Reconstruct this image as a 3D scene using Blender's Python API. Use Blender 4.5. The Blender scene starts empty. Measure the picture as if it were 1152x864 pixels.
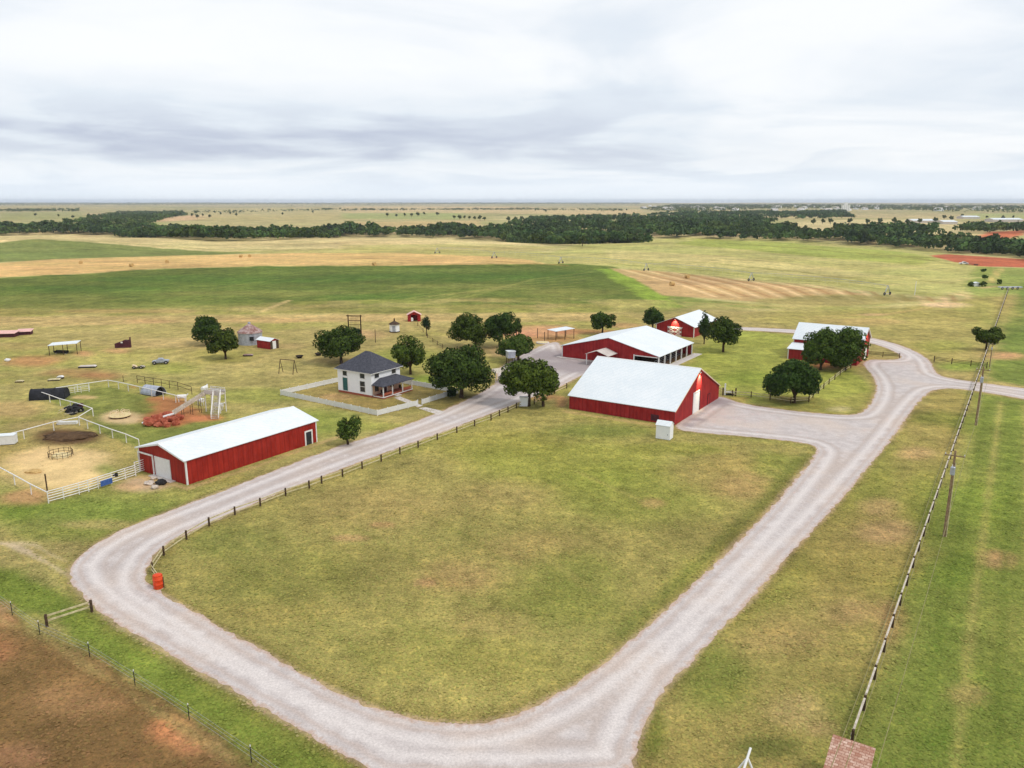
import bpy, bmesh, math, random
import numpy as np
from mathutils import Vector, Matrix
from mathutils.geometry import delaunay_2d_cdt
R_ = math.radians
scene = bpy.context.scene
col = scene.collection

# ------------------------------------------------------------------ camera
FPX, HOR, CAMH = 880.0, 226.0, 40.0          # focal length and horizon for an 1152 x 864 frame
PITCH = math.atan((432 - HOR) / FPX)
cam_d = bpy.data.cameras.new('camera')
cam_d.sensor_width = 36.0
cam_d.lens = FPX / 1152 * 36
cam_d.clip_start = 0.5
cam_d.clip_end = 60000
cam = bpy.data.objects.new('camera', cam_d)
col.objects.link(cam)
cam.location = (0, 0, CAMH)
cam.rotation_euler = (R_(90) - PITCH, 0, 0)
scene.camera = cam

# ------------------------------------------------------------------ sky, sun, exposure
SUN_EL, SUN_AZ = 52.0, 118.0                  # azimuth clockwise from +y: right, slightly behind the camera
w = bpy.data.worlds.new('World')
scene.world = w
w.use_nodes = True
nt = w.node_tree
nt.nodes.clear()
def wn(t, **k):
    n = nt.nodes.new(t)
    for a, v in k.items(): setattr(n, a, v)
    return n
def wm(op, a, b=None, clamp=False):
    n = wn('ShaderNodeMath', operation=op, use_clamp=clamp)
    for i, s in enumerate((a, b)):
        if s is None: continue
        if isinstance(s, (int, float)): n.inputs[i].default_value = s
        else: nt.links.new(s, n.inputs[i])
    return n.outputs[0]
def wmr(v, a, b, c, d):
    n = wn('ShaderNodeMapRange', interpolation_type='SMOOTHSTEP')
    nt.links.new(v, n.inputs[0])
    for i, s in enumerate((a, b, c, d)): n.inputs[i + 1].default_value = s
    return n.outputs[0]
sky = wn('ShaderNodeTexSky', sky_type='NISHITA', sun_disc=False, sun_elevation=R_(SUN_EL),
         sun_rotation=R_(SUN_AZ), altitude=350, air_density=1.0, dust_density=2.0)
geo = wn('ShaderNodeTexCoord')
sep = wn('ShaderNodeSeparateXYZ')
nt.links.new(geo.outputs['Generated'], sep.inputs[0])
dx, dy, dz = sep.outputs
zz = wm('MAXIMUM', dz, 0.0)
den = wm('ADD', zz, 0.11)
comb = wn('ShaderNodeCombineXYZ')
nt.links.new(wm('DIVIDE', dx, den), comb.inputs[0])
nt.links.new(wm('DIVIDE', dy, den), comb.inputs[1])
def wnoise(scale, detail, rough, off, dist=0.0):
    mp = wn('ShaderNodeMapping')
    mp.inputs['Location'].default_value = off
    nt.links.new(comb.outputs[0], mp.inputs[0])
    n = wn('ShaderNodeTexNoise')
    n.inputs['Scale'].default_value = scale
    n.inputs['Detail'].default_value = detail
    n.inputs['Roughness'].default_value = rough
    n.inputs['Distortion'].default_value = dist
    nt.links.new(mp.outputs[0], n.inputs['Vector'])
    return n.outputs['Fac']
n1 = wnoise(0.62, 6, 0.50, (5.4, 2.2, 0), 0.7)
n2 = wnoise(1.6, 6, 0.55, (9.2, 4.4, 0), 0.3)
n3 = wnoise(0.20, 3, 0.5, (1.0, 7.7, 0), 0.2)
# a heavier bank of cloud low in the sky, thickest on the left
elev = wm('ARCSINE', zz)
b1 = wm('MULTIPLY', wmr(elev, R_(1.6), R_(3.4), 0, 1), wmr(elev, R_(4.5), R_(9.0), 1, 0))
b2 = wmr(dx, -0.40, 0.35, 1.0, 0.15)
bank = wm('MULTIPLY', wm('MULTIPLY', b1, b2), wmr(n2, 0.3, 0.62, 0.6, 1.0))
dens = wm('ADD', wm('MULTIPLY', wmr(n1, 0.42, 0.63, 0, 1), 0.40), wm('MULTIPLY', wmr(n2, 0.40, 0.70, 0, 1), 0.08))
dens = wm('ADD', dens, wm('MULTIPLY', wmr(n3, 0.4, 0.62, 0, 1), 0.18))
dens = wm('ADD', dens, wm('MULTIPLY', bank, 0.58), True)
ramp = wn('ShaderNodeValToRGB')
cr = ramp.color_ramp
cr.elements[0].position = 0.0
cr.elements[0].color = (0.97, 0.985, 1.0, 1)
cr.elements[1].position = 1.0
cr.elements[1].color = (0.54, 0.59, 0.71, 1)
e = cr.elements.new(0.45); e.color = (0.77, 0.83, 0.90, 1)
nt.links.new(dens, ramp.inputs[0])
cl = wn('ShaderNodeMix', data_type='RGBA', blend_type='MULTIPLY')
cl.inputs[0].default_value = 1.0
CLOUD = 11.2
cl.inputs[7].default_value = (CLOUD, CLOUD, CLOUD, 1)
nt.links.new(ramp.outputs[0], cl.inputs[6])
mx = wn('ShaderNodeMix', data_type='RGBA')
lowc = wn('ShaderNodeMix', data_type='RGBA')           # paler, bluer air towards the horizon
nt.links.new(wmr(elev, R_(0.2), R_(3.0), 0.75, 0.0), lowc.inputs[0])
nt.links.new(cl.outputs[2], lowc.inputs[6]); lowc.inputs[7].default_value = (9.5, 10.4, 11.4, 1)
mx.inputs[0].default_value = 0.92
nt.links.new(sky.outputs[0], mx.inputs[6])
nt.links.new(lowc.outputs[2], mx.inputs[7])
bg = wn('ShaderNodeBackground')
bg.inputs['Strength'].default_value = 0.09
out = wn('ShaderNodeOutputWorld')
nt.links.new(mx.outputs[2], bg.inputs[0])
nt.links.new(bg.outputs[0], out.inputs[0])

sd = bpy.data.lights.new('sun', 'SUN')
sd.energy = 1.5
sd.angle = R_(10)
sd.color = (1.0, 0.94, 0.86)
sun = bpy.data.objects.new('sun', sd)
col.objects.link(sun)
sv = Vector((math.sin(R_(SUN_AZ)) * math.cos(R_(SUN_EL)), math.cos(R_(SUN_AZ)) * math.cos(R_(SUN_EL)), math.sin(R_(SUN_EL))))
sun.rotation_euler = sv.to_track_quat('Z', 'Y').to_euler()
sun.location = (60, -40, 120)

scene.view_settings.view_transform = 'Standard'
scene.view_settings.look = 'None'
scene.view_settings.exposure = 0.10
scene.view_settings.gamma = 1.0
scene.view_settings.use_curve_mapping = False
scene.render.engine = 'CYCLES'
scene.cycles.max_bounces = 5
scene.cycles.diffuse_bounces = 3
scene.cycles.glossy_bounces = 2
scene.cycles.volume_bounces = 0
scene.cycles.sample_clamp_indirect = 6.0

# ------------------------------------------------------------------ helpers: noise, terrain, places
def smooth(a, b, x):
    t = np.clip((x - a) / (b - a), 0, 1)
    return t * t * (3 - 2 * t)
def _hash(ix, iy, s):
    h = (ix.astype(np.int64) * 374761393 + iy.astype(np.int64) * 668265263 + s * 1442695041) & 0x7fffffff
    h = ((h ^ (h >> 13)) * 1274126177) & 0x7fffffff
    h = (h ^ (h >> 16)) & 0xffff
    return h / 65535.0
def vnoise(x, y, s=0):
    ix = np.floor(x); iy = np.floor(y)
    fx = x - ix; fy = y - iy
    fx = fx * fx * (3 - 2 * fx); fy = fy * fy * (3 - 2 * fy)
    a = _hash(ix, iy, s); b = _hash(ix + 1, iy, s); c = _hash(ix, iy + 1, s); d = _hash(ix + 1, iy + 1, s)
    return (a * (1 - fx) + b * fx) * (1 - fy) + (c * (1 - fx) + d * fx) * fy
def fbm(x, y, s=0, o=4):
    v = 0; a = 0.5; t = 0
    for k in range(o):
        v = v + a * vnoise(x, y, s + k * 17); t += a
        x = x * 2.03 + 11.3; y = y * 2.03 - 7.1; a *= 0.5
    return v / t                                  # 0..1
VALLEY = [(-1300, 1080), (-700, 1040), (-400, 1030), (-120, 985), (60, 850), (200, 860), (330, 800), (450, 735), (600, 690), (900, 640)]
def valley_d(x, y):
    d = np.full(np.shape(x), 1e18)
    for (ax, ay), (bx, by) in zip(VALLEY[:-1], VALLEY[1:]):
        ex, ey = bx - ax, by - ay
        t = np.clip(((x - ax) * ex + (y - ay) * ey) / (ex * ex + ey * ey), 0, 1)
        d = np.minimum(d, (x - ax - ex * t) ** 2 + (y - ay - ey * t) ** 2)
    return np.sqrt(d)
def terrain(x, y):
    x = np.asarray(x, float); y = np.asarray(y, float)
    r = np.hypot(x, y)
    m = smooth(330, 620, r)
    z = 7.5 * np.exp(-((x + 430) / 170) ** 2 - ((y - 720) / 95) ** 2)
    z = z + 4.6 * np.exp(-((x + 90) / 130) ** 2 - ((y - 770) / 80) ** 2) + 5.0 * np.exp(-((x - 210) / 120) ** 2 - ((y - 760) / 90) ** 2)
    z = z + 1.8 * np.exp(-((x + 20) / 260) ** 2 - ((y - 520) / 60) ** 2)
    z = z + 1.5 * np.sin(x / 120 + 0.6) * np.sin(y / 95 + 1.0) * smooth(330, 500, r) * (1 - smooth(900, 1500, r))
    z = z - 8.0 * np.exp(-(valley_d(x, y) / 95) ** 2)
    far = smooth(1100, 3000, r)
    z = z + far * (fbm(x / 1500, y / 1500, 5, 3) - 0.5) * 22
    return z * m
def raydir(px, py):
    u = (px - 576) / FPX; v = (432 - py) / FPX
    c, s = math.cos(PITCH), math.sin(PITCH)
    return np.array([u, c + v * s, -s + v * c])
_T = np.geomspace(30, 40000, 4000)
def at(px, py, z=None):
    """world ground point (or the point at height z) that stands where the photograph shows it"""
    d = raydir(px, py)
    if z is not None:
        t = (CAMH - z) / -d[2]
        return Vector((d[0] * t, d[1] * t, z))
    if py > 345:
        t = CAMH / -d[2]
        return Vector((d[0] * t, d[1] * t, 0.0))
    zz_ = CAMH + d[2] * _T - terrain(d[0] * _T, d[1] * _T)
    k = np.argmax(zz_ < 0)
    if zz_[k] >= 0: k = len(_T) - 1
    k = max(k, 1)
    f = zz_[k - 1] / (zz_[k - 1] - zz_[k] + 1e-9)
    t = _T[k - 1] + (_T[k] - _T[k - 1]) * min(max(f, 0), 1)
    x, y = d[0] * t, d[1] * t
    return Vector((x, y, float(terrain(x, y))))
def ppm(p):                                       # picture scale (pixels per metre) at a world point
    return FPX / (p[1] * math.cos(PITCH) + (CAMH - p[2]) * math.sin(PITCH))
def height_to(p, py):                             # height above p of the picture row py
    v = (432 - py) / FPX
    c, s = math.cos(PITCH), math.sin(PITCH)
    t = p[1] / (c + v * s)
    return CAMH + t * (-s + v * c) - p[2]
PHI = R_(56.8)                                    # the farm's own grid: U runs along the road, V across it
U = Vector((math.cos(PHI), math.sin(PHI), 0)); V = Vector((-math.sin(PHI), math.cos(PHI), 0))

# ------------------------------------------------------------------ helpers: materials
def srgb(r, g, b):
    f = lambda c: (c / 255 / 12.92) if c / 255 <= 0.04045 else ((c / 255 + 0.055) / 1.055) ** 2.4
    return (f(r), f(g), f(b))
class Mat:
    def __init__(s, name):
        s.m = bpy.data.materials.new(name); s.m.use_nodes = True
        s.t = s.m.node_tree; s.b = s.t.nodes['Principled BSDF']
        s.b.inputs['Specular IOR Level'].default_value = 0.25
    def n(s, ty, **k):
        n = s.t.nodes.new(ty)
        for a, v in k.items(): setattr(n, a, v)
        return n
    def l(s, a, b): s.t.links.new(a, b)
    def coord(s, kind='Object', scale=(1, 1, 1)):
        c = s.n('ShaderNodeTexCoord'); mp = s.n('ShaderNodeMapping')
        mp.inputs['Scale'].default_value = scale
        s.l(c.outputs[kind], mp.inputs[0]); return mp.outputs[0]
    def noise(s, vec, scale, detail=4, rough=0.6, dist=0.0):
        n = s.n('ShaderNodeTexNoise')
        n.inputs['Scale'].default_value = scale; n.inputs['Detail'].default_value = detail
        n.inputs['Roughness'].default_value = rough; n.inputs['Distortion'].default_value = dist
        s.l(vec, n.inputs['Vector']); return n.outputs['Fac']
    def rng(s, v, a, b, c, d):
        n = s.n('ShaderNodeMapRange', interpolation_type='SMOOTHSTEP'); s.l(v, n.inputs[0])
        for i, q in enumerate((a, b, c, d)): n.inputs[i + 1].default_value = q
        return n.outputs[0]
    def math(s, op, a, b=None, clamp=False):
        n = s.n('ShaderNodeMath', operation=op, use_clamp=clamp)
        for i, q in enumerate((a, b)):
            if q is None: continue
            if isinstance(q, (int, float)): n.inputs[i].default_value = q
            else: s.l(q, n.inputs[i])
        return n.outputs[0]
    def mix(s, fac, a, b, blend='MIX'):
        n = s.n('ShaderNodeMix', data_type='RGBA', blend_type=blend)
        for i, q in ((0, fac), (6, a), (7, b)):
            if isinstance(q, (int, float)): n.inputs[i].default_value = q
            elif isinstance(q, tuple): n.inputs[i].default_value = (*q[:3], 1)
            else: s.l(q, n.inputs[i])
        return n.outputs[2]
    def bump(s, h, strength=0.5, dist=0.05):
        n = s.n('ShaderNodeBump'); n.inputs['Strength'].default_value = strength; n.inputs['Distance'].default_value = dist
        s.l(h, n.inputs['Height']); s.l(n.outputs[0], s.b.inputs['Normal'])
def weathered(name, c1, c2, scale=1.5, rough=0.7, spec=0.25, metal=0.0, ribs=None, rib_depth=0.06, rib_dark=0.35):
    """two-tone worn surface; ribs = spacing of pressed metal ribs or board joints"""
    M = Mat(name); v = M.coord()
    f = M.noise(v, scale, 5, 0.65)
    g = M.noise(v, scale * 9, 3, 0.6)
    if ribs:                                              # rain streaks and sun fading run down the sheets
        g = M.noise(M.coord(scale=(2.2, 2.2, 0.12)), 1.0, 4, 0.65)
        k = M.rng(M.math('ADD', M.math('MULTIPLY', f, 0.5), M.math('MULTIPLY', g, 0.5)), 0.38, 0.62, 0, 1)
    else: k = M.rng(M.math('ADD', M.math('MULTIPLY', f, 0.7), M.math('MULTIPLY', g, 0.3)), 0.36, 0.66, 0, 1)
    c = M.mix(k, c1, c2)
    if ribs:
        sx = M.n('ShaderNodeSeparateXYZ'); M.l(v, sx.inputs[0])
        a = M.math('FRACT', M.math('MULTIPLY', M.math('ADD', sx.outputs[0], sx.outputs[1]), 1.0 / ribs))
        tri = M.math('ABSOLUTE', M.math('SUBTRACT', a, 0.5))
        edge = M.rng(tri, 0.36, 0.47, 0, 1)
        c = M.mix(M.math('MULTIPLY', edge, rib_dark), c, tuple(x * 0.62 for x in c1))
        M.bump(edge, 0.5, rib_depth)
    M.l(c, M.b.inputs['Base Color'])
    M.b.inputs['Roughness'].default_value = rough; M.b.inputs['Specular IOR Level'].default_value = spec
    M.b.inputs['Metallic'].default_value = metal
    return M.m
MT = {}
MT['barn_red'] = weathered('red_siding', srgb(136, 34, 36), srgb(164, 48, 47), 0.5, 0.6, 0.12, ribs=0.9)
MT['shed_red'] = weathered('shed_red_siding', srgb(138, 36, 28), srgb(162, 48, 38), 0.5, 0.55, 0.12, ribs=0.9)
MT['roof_white'] = weathered('white_roof_metal', (0.69, 0.74, 0.77), (0.775, 0.805, 0.82), 0.22, 0.5, 0.25, ribs=1.2, rib_depth=0.012, rib_dark=0.14)
MT['white'] = weathered('white_paint', (0.72, 0.71, 0.69), (0.80, 0.80, 0.79), 2.0, 0.5)
MT['house_white'] = weathered('white_clapboard', (0.83, 0.845, 0.87), (0.88, 0.885, 0.90), 1.0, 0.55)
MT['pipe_white'] = weathered('white_pipe', (0.74, 0.71, 0.67), (0.84, 0.82, 0.79), 1.2, 0.5)
MT['shingle'] = weathered('grey_shingle', srgb(60, 62, 70), srgb(88, 88, 96), 2.5, 0.9, 0.1)
MT['wood_dark'] = weathered('dark_wood', srgb(62, 48, 38), srgb(96, 78, 62), 3.0, 0.85, 0.1)
MT['wood_grey'] = weathered('grey_wood', srgb(170, 158, 142), srgb(214, 205, 192), 2.0, 0.85, 0.1)
MT['wood_pole'] = weathered('pole_wood', srgb(122, 98, 76), srgb(162, 138, 112), 2.0, 0.85, 0.1)
MT['wood_tan'] = weathered('tan_rail', srgb(176, 164, 124), srgb(216, 204, 166), 2.0, 0.8, 0.1)
MT['dark'] = weathered('dark_rubber', (0.012, 0.012, 0.014), (0.035, 0.034, 0.034), 3.0, 0.8)
MT['glass'] = weathered('dark_glass', (0.02, 0.023, 0.03), (0.035, 0.04, 0.05), 1.0, 0.12, 0.5)
MT['teal'] = weathered('teal_shutter', srgb(38, 84, 84), srgb(52, 104, 100), 2.0, 0.4)
MT['steel'] = weathered('galvanised_steel', srgb(150, 155, 168), srgb(190, 194, 205), 1.5, 0.45, 0.4, 0.3)
MT['rust'] = weathered('rusty_metal', srgb(122, 76, 66), srgb(186, 166, 162), 0.9, 0.85)
MT['maroon'] = weathered('maroon_metal', srgb(64, 30, 40), srgb(86, 42, 50), 1.0, 0.7)
MT['clay'] = weathered('red_clay', srgb(140, 66, 48), srgb(194, 116, 90), 1.2, 0.9, 0.1)
MT['brick'] = weathered('porch_brick', srgb(150, 78, 58), srgb(178, 102, 80), 3.0, 0.85, 0.1)
MT['warm_wall'] = weathered('porch_wall', srgb(214, 176, 150), srgb(228, 194, 168), 1.0, 0.7)
MT['pink_roof'] = weathered('faded_pink_roof', srgb(216, 166, 158), srgb(232, 190, 180), 0.8, 0.7)
MT['orange'] = weathered('orange_plastic', srgb(206, 62, 24), srgb(226, 82, 36), 2.0, 0.5)
MT['concrete'] = weathered('pale_concrete', srgb(190, 180, 172), srgb(214, 206, 200), 0.8, 0.9, 0.1)
MT['hay'] = weathered('hay', srgb(176, 142, 88), srgb(214, 184, 128), 3.0, 0.95, 0.05)
MT['straw_hay'] = weathered('pale_hay', srgb(200, 180, 130), srgb(232, 214, 170), 3.0, 0.95, 0.05)
MT['mulch'] = weathered('brown_mulch', srgb(72, 54, 40), srgb(104, 82, 60), 1.6, 0.95, 0.05)
MT['rock'] = weathered('pale_rock', srgb(176, 160, 146), srgb(224, 212, 200), 2.0, 0.9, 0.1)
MT['blue'] = weathered('blue_plastic', srgb(50, 84, 150), srgb(70, 104, 170), 2.0, 0.5)
MT['black_net'] = weathered('black_shade_cloth', (0.012, 0.013, 0.017), (0.03, 0.03, 0.036), 1.0, 0.85)
MT['bark'] = weathered('bark', srgb(58, 46, 36), srgb(88, 72, 56), 4.0, 0.9, 0.05)
MT['wire'] = weathered('bronze_wire', srgb(120, 112, 70), srgb(150, 142, 96), 1.0, 0.6)
MT['cream'] = weathered('cream_paint', srgb(222, 196, 160), srgb(236, 214, 182), 1.0, 0.6)
M = Mat('lamp_glow'); M.b.inputs['Base Color'].default_value = (1, 0.6, 0.3, 1)
M.b.inputs['Emission Color'].default_value = (1, 0.55, 0.22, 1); M.b.inputs['Emission Strength'].default_value = 6
MT['glow'] = M.m
M = Mat('old_wood_shingles'); v = M.coord()
bt = M.n('ShaderNodeTexBrick'); M.l(v, bt.inputs[0])
bt.inputs['Color1'].default_value = (*srgb(176, 136, 116), 1); bt.inputs['Color2'].default_value = (*srgb(214, 186, 168), 1)
bt.inputs['Mortar'].default_value = (*srgb(140, 98, 80), 1); bt.inputs['Scale'].default_value = 1.0
bt.inputs['Brick Width'].default_value = 0.42; bt.inputs['Row Height'].default_value = 0.24
bt.inputs['Mortar Size'].default_value = 0.02; bt.inputs['Bias'].default_value = -0.1
M.l(M.mix(M.rng(M.noise(v, 2.2, 5, 0.7), 0.42, 0.62, 0, 0.6), bt.outputs[0], srgb(150, 96, 76)), M.b.inputs['Base Color'])
M.b.inputs['Roughness'].default_value = 0.95
MT['shake'] = M.m
def leafmat(name, dark, light, tinted=False):
    M = Mat(name)
    g = M.n('ShaderNodeNewGeometry')
    v = M.coord()
    f = M.rng(M.noise(v, 0.9, 3, 0.6), 0.38, 0.64, 0, 1)
    k = M.math('ADD', M.math('MULTIPLY', g.outputs['Random Per Island'], 0.55), M.math('MULTIPLY', f, 0.45))
    c = M.mix(k, dark, light)
    oi = M.n('ShaderNodeObjectInfo').outputs['Random']
    c = M.mix(oi, M.mix(1.0, c, (1.16, 1.04, 0.85), 'MULTIPLY'), M.mix(1.0, c, (0.76, 0.90, 0.95), 'MULTIPLY'))
    if tinted:
        sc_ = M.n('ShaderNodeVectorMath', operation='SCALE'); sc_.inputs['Scale'].default_value = 2.0
        M.l(M.n('ShaderNodeAttribute', attribute_name='tint').outputs['Color'], sc_.inputs[0])
        c = M.mix(1.0, c, sc_.outputs[0], 'MULTIPLY')
    M.l(c, M.b.inputs['Base Color'])
    M.b.inputs['Roughness'].default_value = 0.7; M.b.inputs['Specular IOR Level'].default_value = 0.06
    return M.m
MT['leaf'] = leafmat('leaf_deep_green', (0.009, 0.027, 0.004), (0.088, 0.128, 0.024))
MT['leaf_light'] = leafmat('leaf_mid_green', (0.013, 0.038, 0.005), (0.112, 0.160, 0.030))
MT['leaf_far'] = leafmat('leaf_far_woods', (0.018, 0.040, 0.008), (0.125, 0.150, 0.040))
MT['leaf_wood'] = leafmat('leaf_woods', (0.020, 0.046, 0.009), (0.110, 0.148, 0.038), True)
MT['needle'] = leafmat('needle_dark', (0.014, 0.030, 0.012), (0.034, 0.058, 0.022))

# ------------------------------------------------------------------ helpers: mesh collecting
class MB:
    def __init__(s): s.v = []; s.f = []
    def add(s, vs, fs):
        o = len(s.v); s.v += [tuple(p) for p in vs]; s.f += [tuple(i + o for i in f) for f in fs]; return s
    def box(s, x0, x1, y0, y1, z0, z1):
        return s.add([(x0, y0, z0), (x1, y0, z0), (x1, y1, z0), (x0, y1, z0), (x0, y0, z1), (x1, y0, z1), (x1, y1, z1), (x0, y1, z1)],
                     [(0, 3, 2, 1), (4, 5, 6, 7), (0, 1, 5, 4), (1, 2, 6, 5), (2, 3, 7, 6), (3, 0, 4, 7)])
    def beam(s, a, b, w_, h_):
        a = Vector(a); b = Vector(b); d = (b - a).normalized()
        up = Vector((0, 0, 1)) if abs(d.z) < 0.95 else Vector((1, 0, 0))
        x = d.cross(up).normalized() * w_ / 2; y = x.cross(d).normalized() * h_ / 2
        return s.add([a - x - y, a + x - y, a + x + y, a - x + y, b - x - y, b + x - y, b + x + y, b - x + y],
                     [(0, 1, 2, 3), (7, 6, 5, 4), (0, 4, 5, 1), (1, 5, 6, 2), (2, 6, 7, 3), (3, 7, 4, 0)])
    def tube(s, pts, rad, n=6, cap=True):
        pts = [Vector(p) for p in pts]
        if not isinstance(rad, (list, tuple)): rad = [rad] * len(pts)
        vs = []; fs = []
        for i, p in enumerate(pts):
            d = (pts[min(i + 1, len(pts) - 1)] - pts[max(i - 1, 0)]).normalized()
            up = Vector((0, 0, 1)) if abs(d.z) < 0.95 else Vector((1, 0, 0))
            x = d.cross(up).normalized(); y = x.cross(d)
            for k in range(n):
                t = 2 * math.pi * k / n
                vs.append(p + (x * math.cos(t) + y * math.sin(t)) * rad[i])
        for i in range(len(pts) - 1):
            for k in range(n):
                a = i * n + k; b = i * n + (k + 1) % n
                fs.append((a, b, b + n, a + n))
        if cap:
            fs.append(tuple(range(n))[::-1]); fs.append(tuple(range((len(pts) - 1) * n, len(pts) * n)))
        return s.add(vs, fs)
    def lathe(s, prof, n=16, c=(0, 0, 0)):
        vs = []; fs = []
        for r, z in prof:
            for k in range(n):
                t = 2 * math.pi * k / n; vs.append((c[0] + r * math.cos(t), c[1] + r * math.sin(t), c[2] + z))
        for i in range(len(prof) - 1):
            for k in range(n):
                a = i * n + k; b = i * n + (k + 1) % n
                fs.append((a, b, b + n, a + n))
        fs.append(tuple(range(n))[::-1]); fs.append(tuple(range((len(prof) - 1) * n, len(prof) * n)))
        return s.add(vs, fs)
    def prism(s, prof, a0, a1, axis='y'):            # closed 2-D profile pushed from a0 to a1 along x or y
        n = len(prof)
        P = (lambda q, a: (q[0], a, q[1])) if axis == 'y' else (lambda q, a: (a, q[0], q[1]))
        vs = [P(q, a0) for q in prof] + [P(q, a1) for q in prof]
        fs = [tuple(range(n)), tuple(range(n, 2 * n))[::-1]] + [(i, i + n, (i + 1) % n + n, (i + 1) % n) for i in range(n)]
        return s.add(vs, fs)
    def ring(s, R, r, n=20, m=6, c=(0, 0, 0), axis='z'):
        vs = []; fs = []
        for i in range(n):
            a = 2 * math.pi * i / n
            for j in range(m):
                b = 2 * math.pi * j / m
                q = ((R + r * math.cos(b)) * math.cos(a), (R + r * math.cos(b)) * math.sin(a), r * math.sin(b))
                if axis == 'x': q = (q[2], q[0], q[1])
                if axis == 'y': q = (q[0], q[2], q[1])
                vs.append((q[0] + c[0], q[1] + c[1], q[2] + c[2]))
        for i in range(n):
            for j in range(m):
                fs.append((i * m + j, ((i + 1) % n) * m + j, ((i + 1) % n) * m + (j + 1) % m, i * m + (j + 1) % m))
        return s.add(vs, fs)
    def lump(s, c, r, seed=0, sub=1, flat=1.0, rough=0.25):
        bm = bmesh.new(); bmesh.ops.create_icosphere(bm, subdivisions=sub + 1, radius=1)
        rg = random.Random(seed)
        vs = []
        for q in bm.verts:
            k = 1 + rg.uniform(-rough, rough)
            vs.append((c[0] + q.co.x * r[0] * k, c[1] + q.co.y * r[1] * k, c[2] + q.co.z * r[2] * k * flat))
        fs = [tuple(x.index for x in f.verts) for f in bm.faces]
        bm.free(); return s.add(vs, fs)
    def build(s, name, mat, parent=None, smooth_=False):
        me = bpy.data.meshes.new(name); me.from_pydata(s.v, [], s.f); me.update()
        bm = bmesh.new(); bm.from_mesh(me); bmesh.ops.recalc_face_normals(bm, faces=bm.faces); bm.to_mesh(me); bm.free()
        if smooth_: me.polygons.foreach_set('use_smooth', [True] * len(me.polygons))
        me.materials.append(MT[mat] if isinstance(mat, str) else mat)
        o = bpy.data.objects.new(name, me); col.objects.link(o)
        if parent: o.parent = parent
        return o
def tag(o, label=None, cat=None, group=None, kind=None):
    if label: o['label'] = label
    if cat: o['category'] = cat
    if group: o['group'] = group
    if kind: o['kind'] = kind
    return o
def thing(name, label, cat, loc=(0, 0, 0), rz=0.0, group=None):
    o = bpy.data.objects.new(name, None); col.objects.link(o)
    o.empty_display_size = 0.5
    o.location = loc; o.rotation_euler = (0, 0, rz)
    return tag(o, label, cat, group)
def dup(root, loc, rz=0.0, label=None, sc=None):
    r = root.copy(); col.objects.link(r); r.location = loc; r.rotation_euler = (0, 0, rz)
    if label: r['label'] = label
    if sc: r.scale = sc
    for ch in list(root.children):
        c = ch.copy(); col.objects.link(c); c.parent = r
        for g in list(ch.children):
            d = g.copy(); col.objects.link(d); d.parent = c
    return r
def fast_mesh(name, verts, quads, mat):
    """quads: (n,4) index array"""
    me = bpy.data.meshes.new(name)
    me.vertices.add(len(verts)); me.vertices.foreach_set('co', np.asarray(verts, np.float32).ravel())
    n = len(quads)
    me.loops.add(n * 4); me.loops.foreach_set('vertex_index', np.asarray(quads, np.int32).ravel())
    me.polygons.add(n); me.polygons.foreach_set('loop_start', np.arange(0, n * 4, 4, dtype=np.int32))
    me.materials.append(mat)
    me.update(calc_edges=True)
    return me

# ------------------------------------------------------------------ ground
def poly_sd(x, y, P):
    """signed distance to a polygon, positive inside"""
    d = np.full(x.shape, 1e18); inside = np.zeros(x.shape, bool)
    n = len(P)
    for i in range(n):
        ax, ay = P[i]; bx, by = P[(i + 1) % n]
        ex, ey = bx - ax, by - ay
        wx, wy = x - ax, y - ay
        t = np.clip((wx * ex + wy * ey) / (ex * ex + ey * ey + 1e-12), 0, 1)
        d = np.minimum(d, (wx - ex * t) ** 2 + (wy - ey * t) ** 2)
        c = ((ay > y) != (by > y)) & (x < ex * (y - ay) / (ey + (1e-12 if ey == 0 else 0)) + ax)
        inside ^= c
    d = np.sqrt(d)
    return np.where(inside, d, -d)
def line_d(x, y, P):
    d = np.full(x.shape, 1e18)
    for (ax, ay), (bx, by) in zip(P[:-1], P[1:]):
        ex, ey = bx - ax, by - ay
        t = np.clip(((x - ax) * ex + (y - ay) * ey) / (ex * ex + ey * ey + 1e-12), 0, 1)
        d = np.minimum(d, (x - ax - ex * t) ** 2 + (y - ay - ey * t) ** 2)
    return np.sqrt(d)
def gpoly(pts): return [tuple(at(*p)[:2]) for p in pts]

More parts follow.
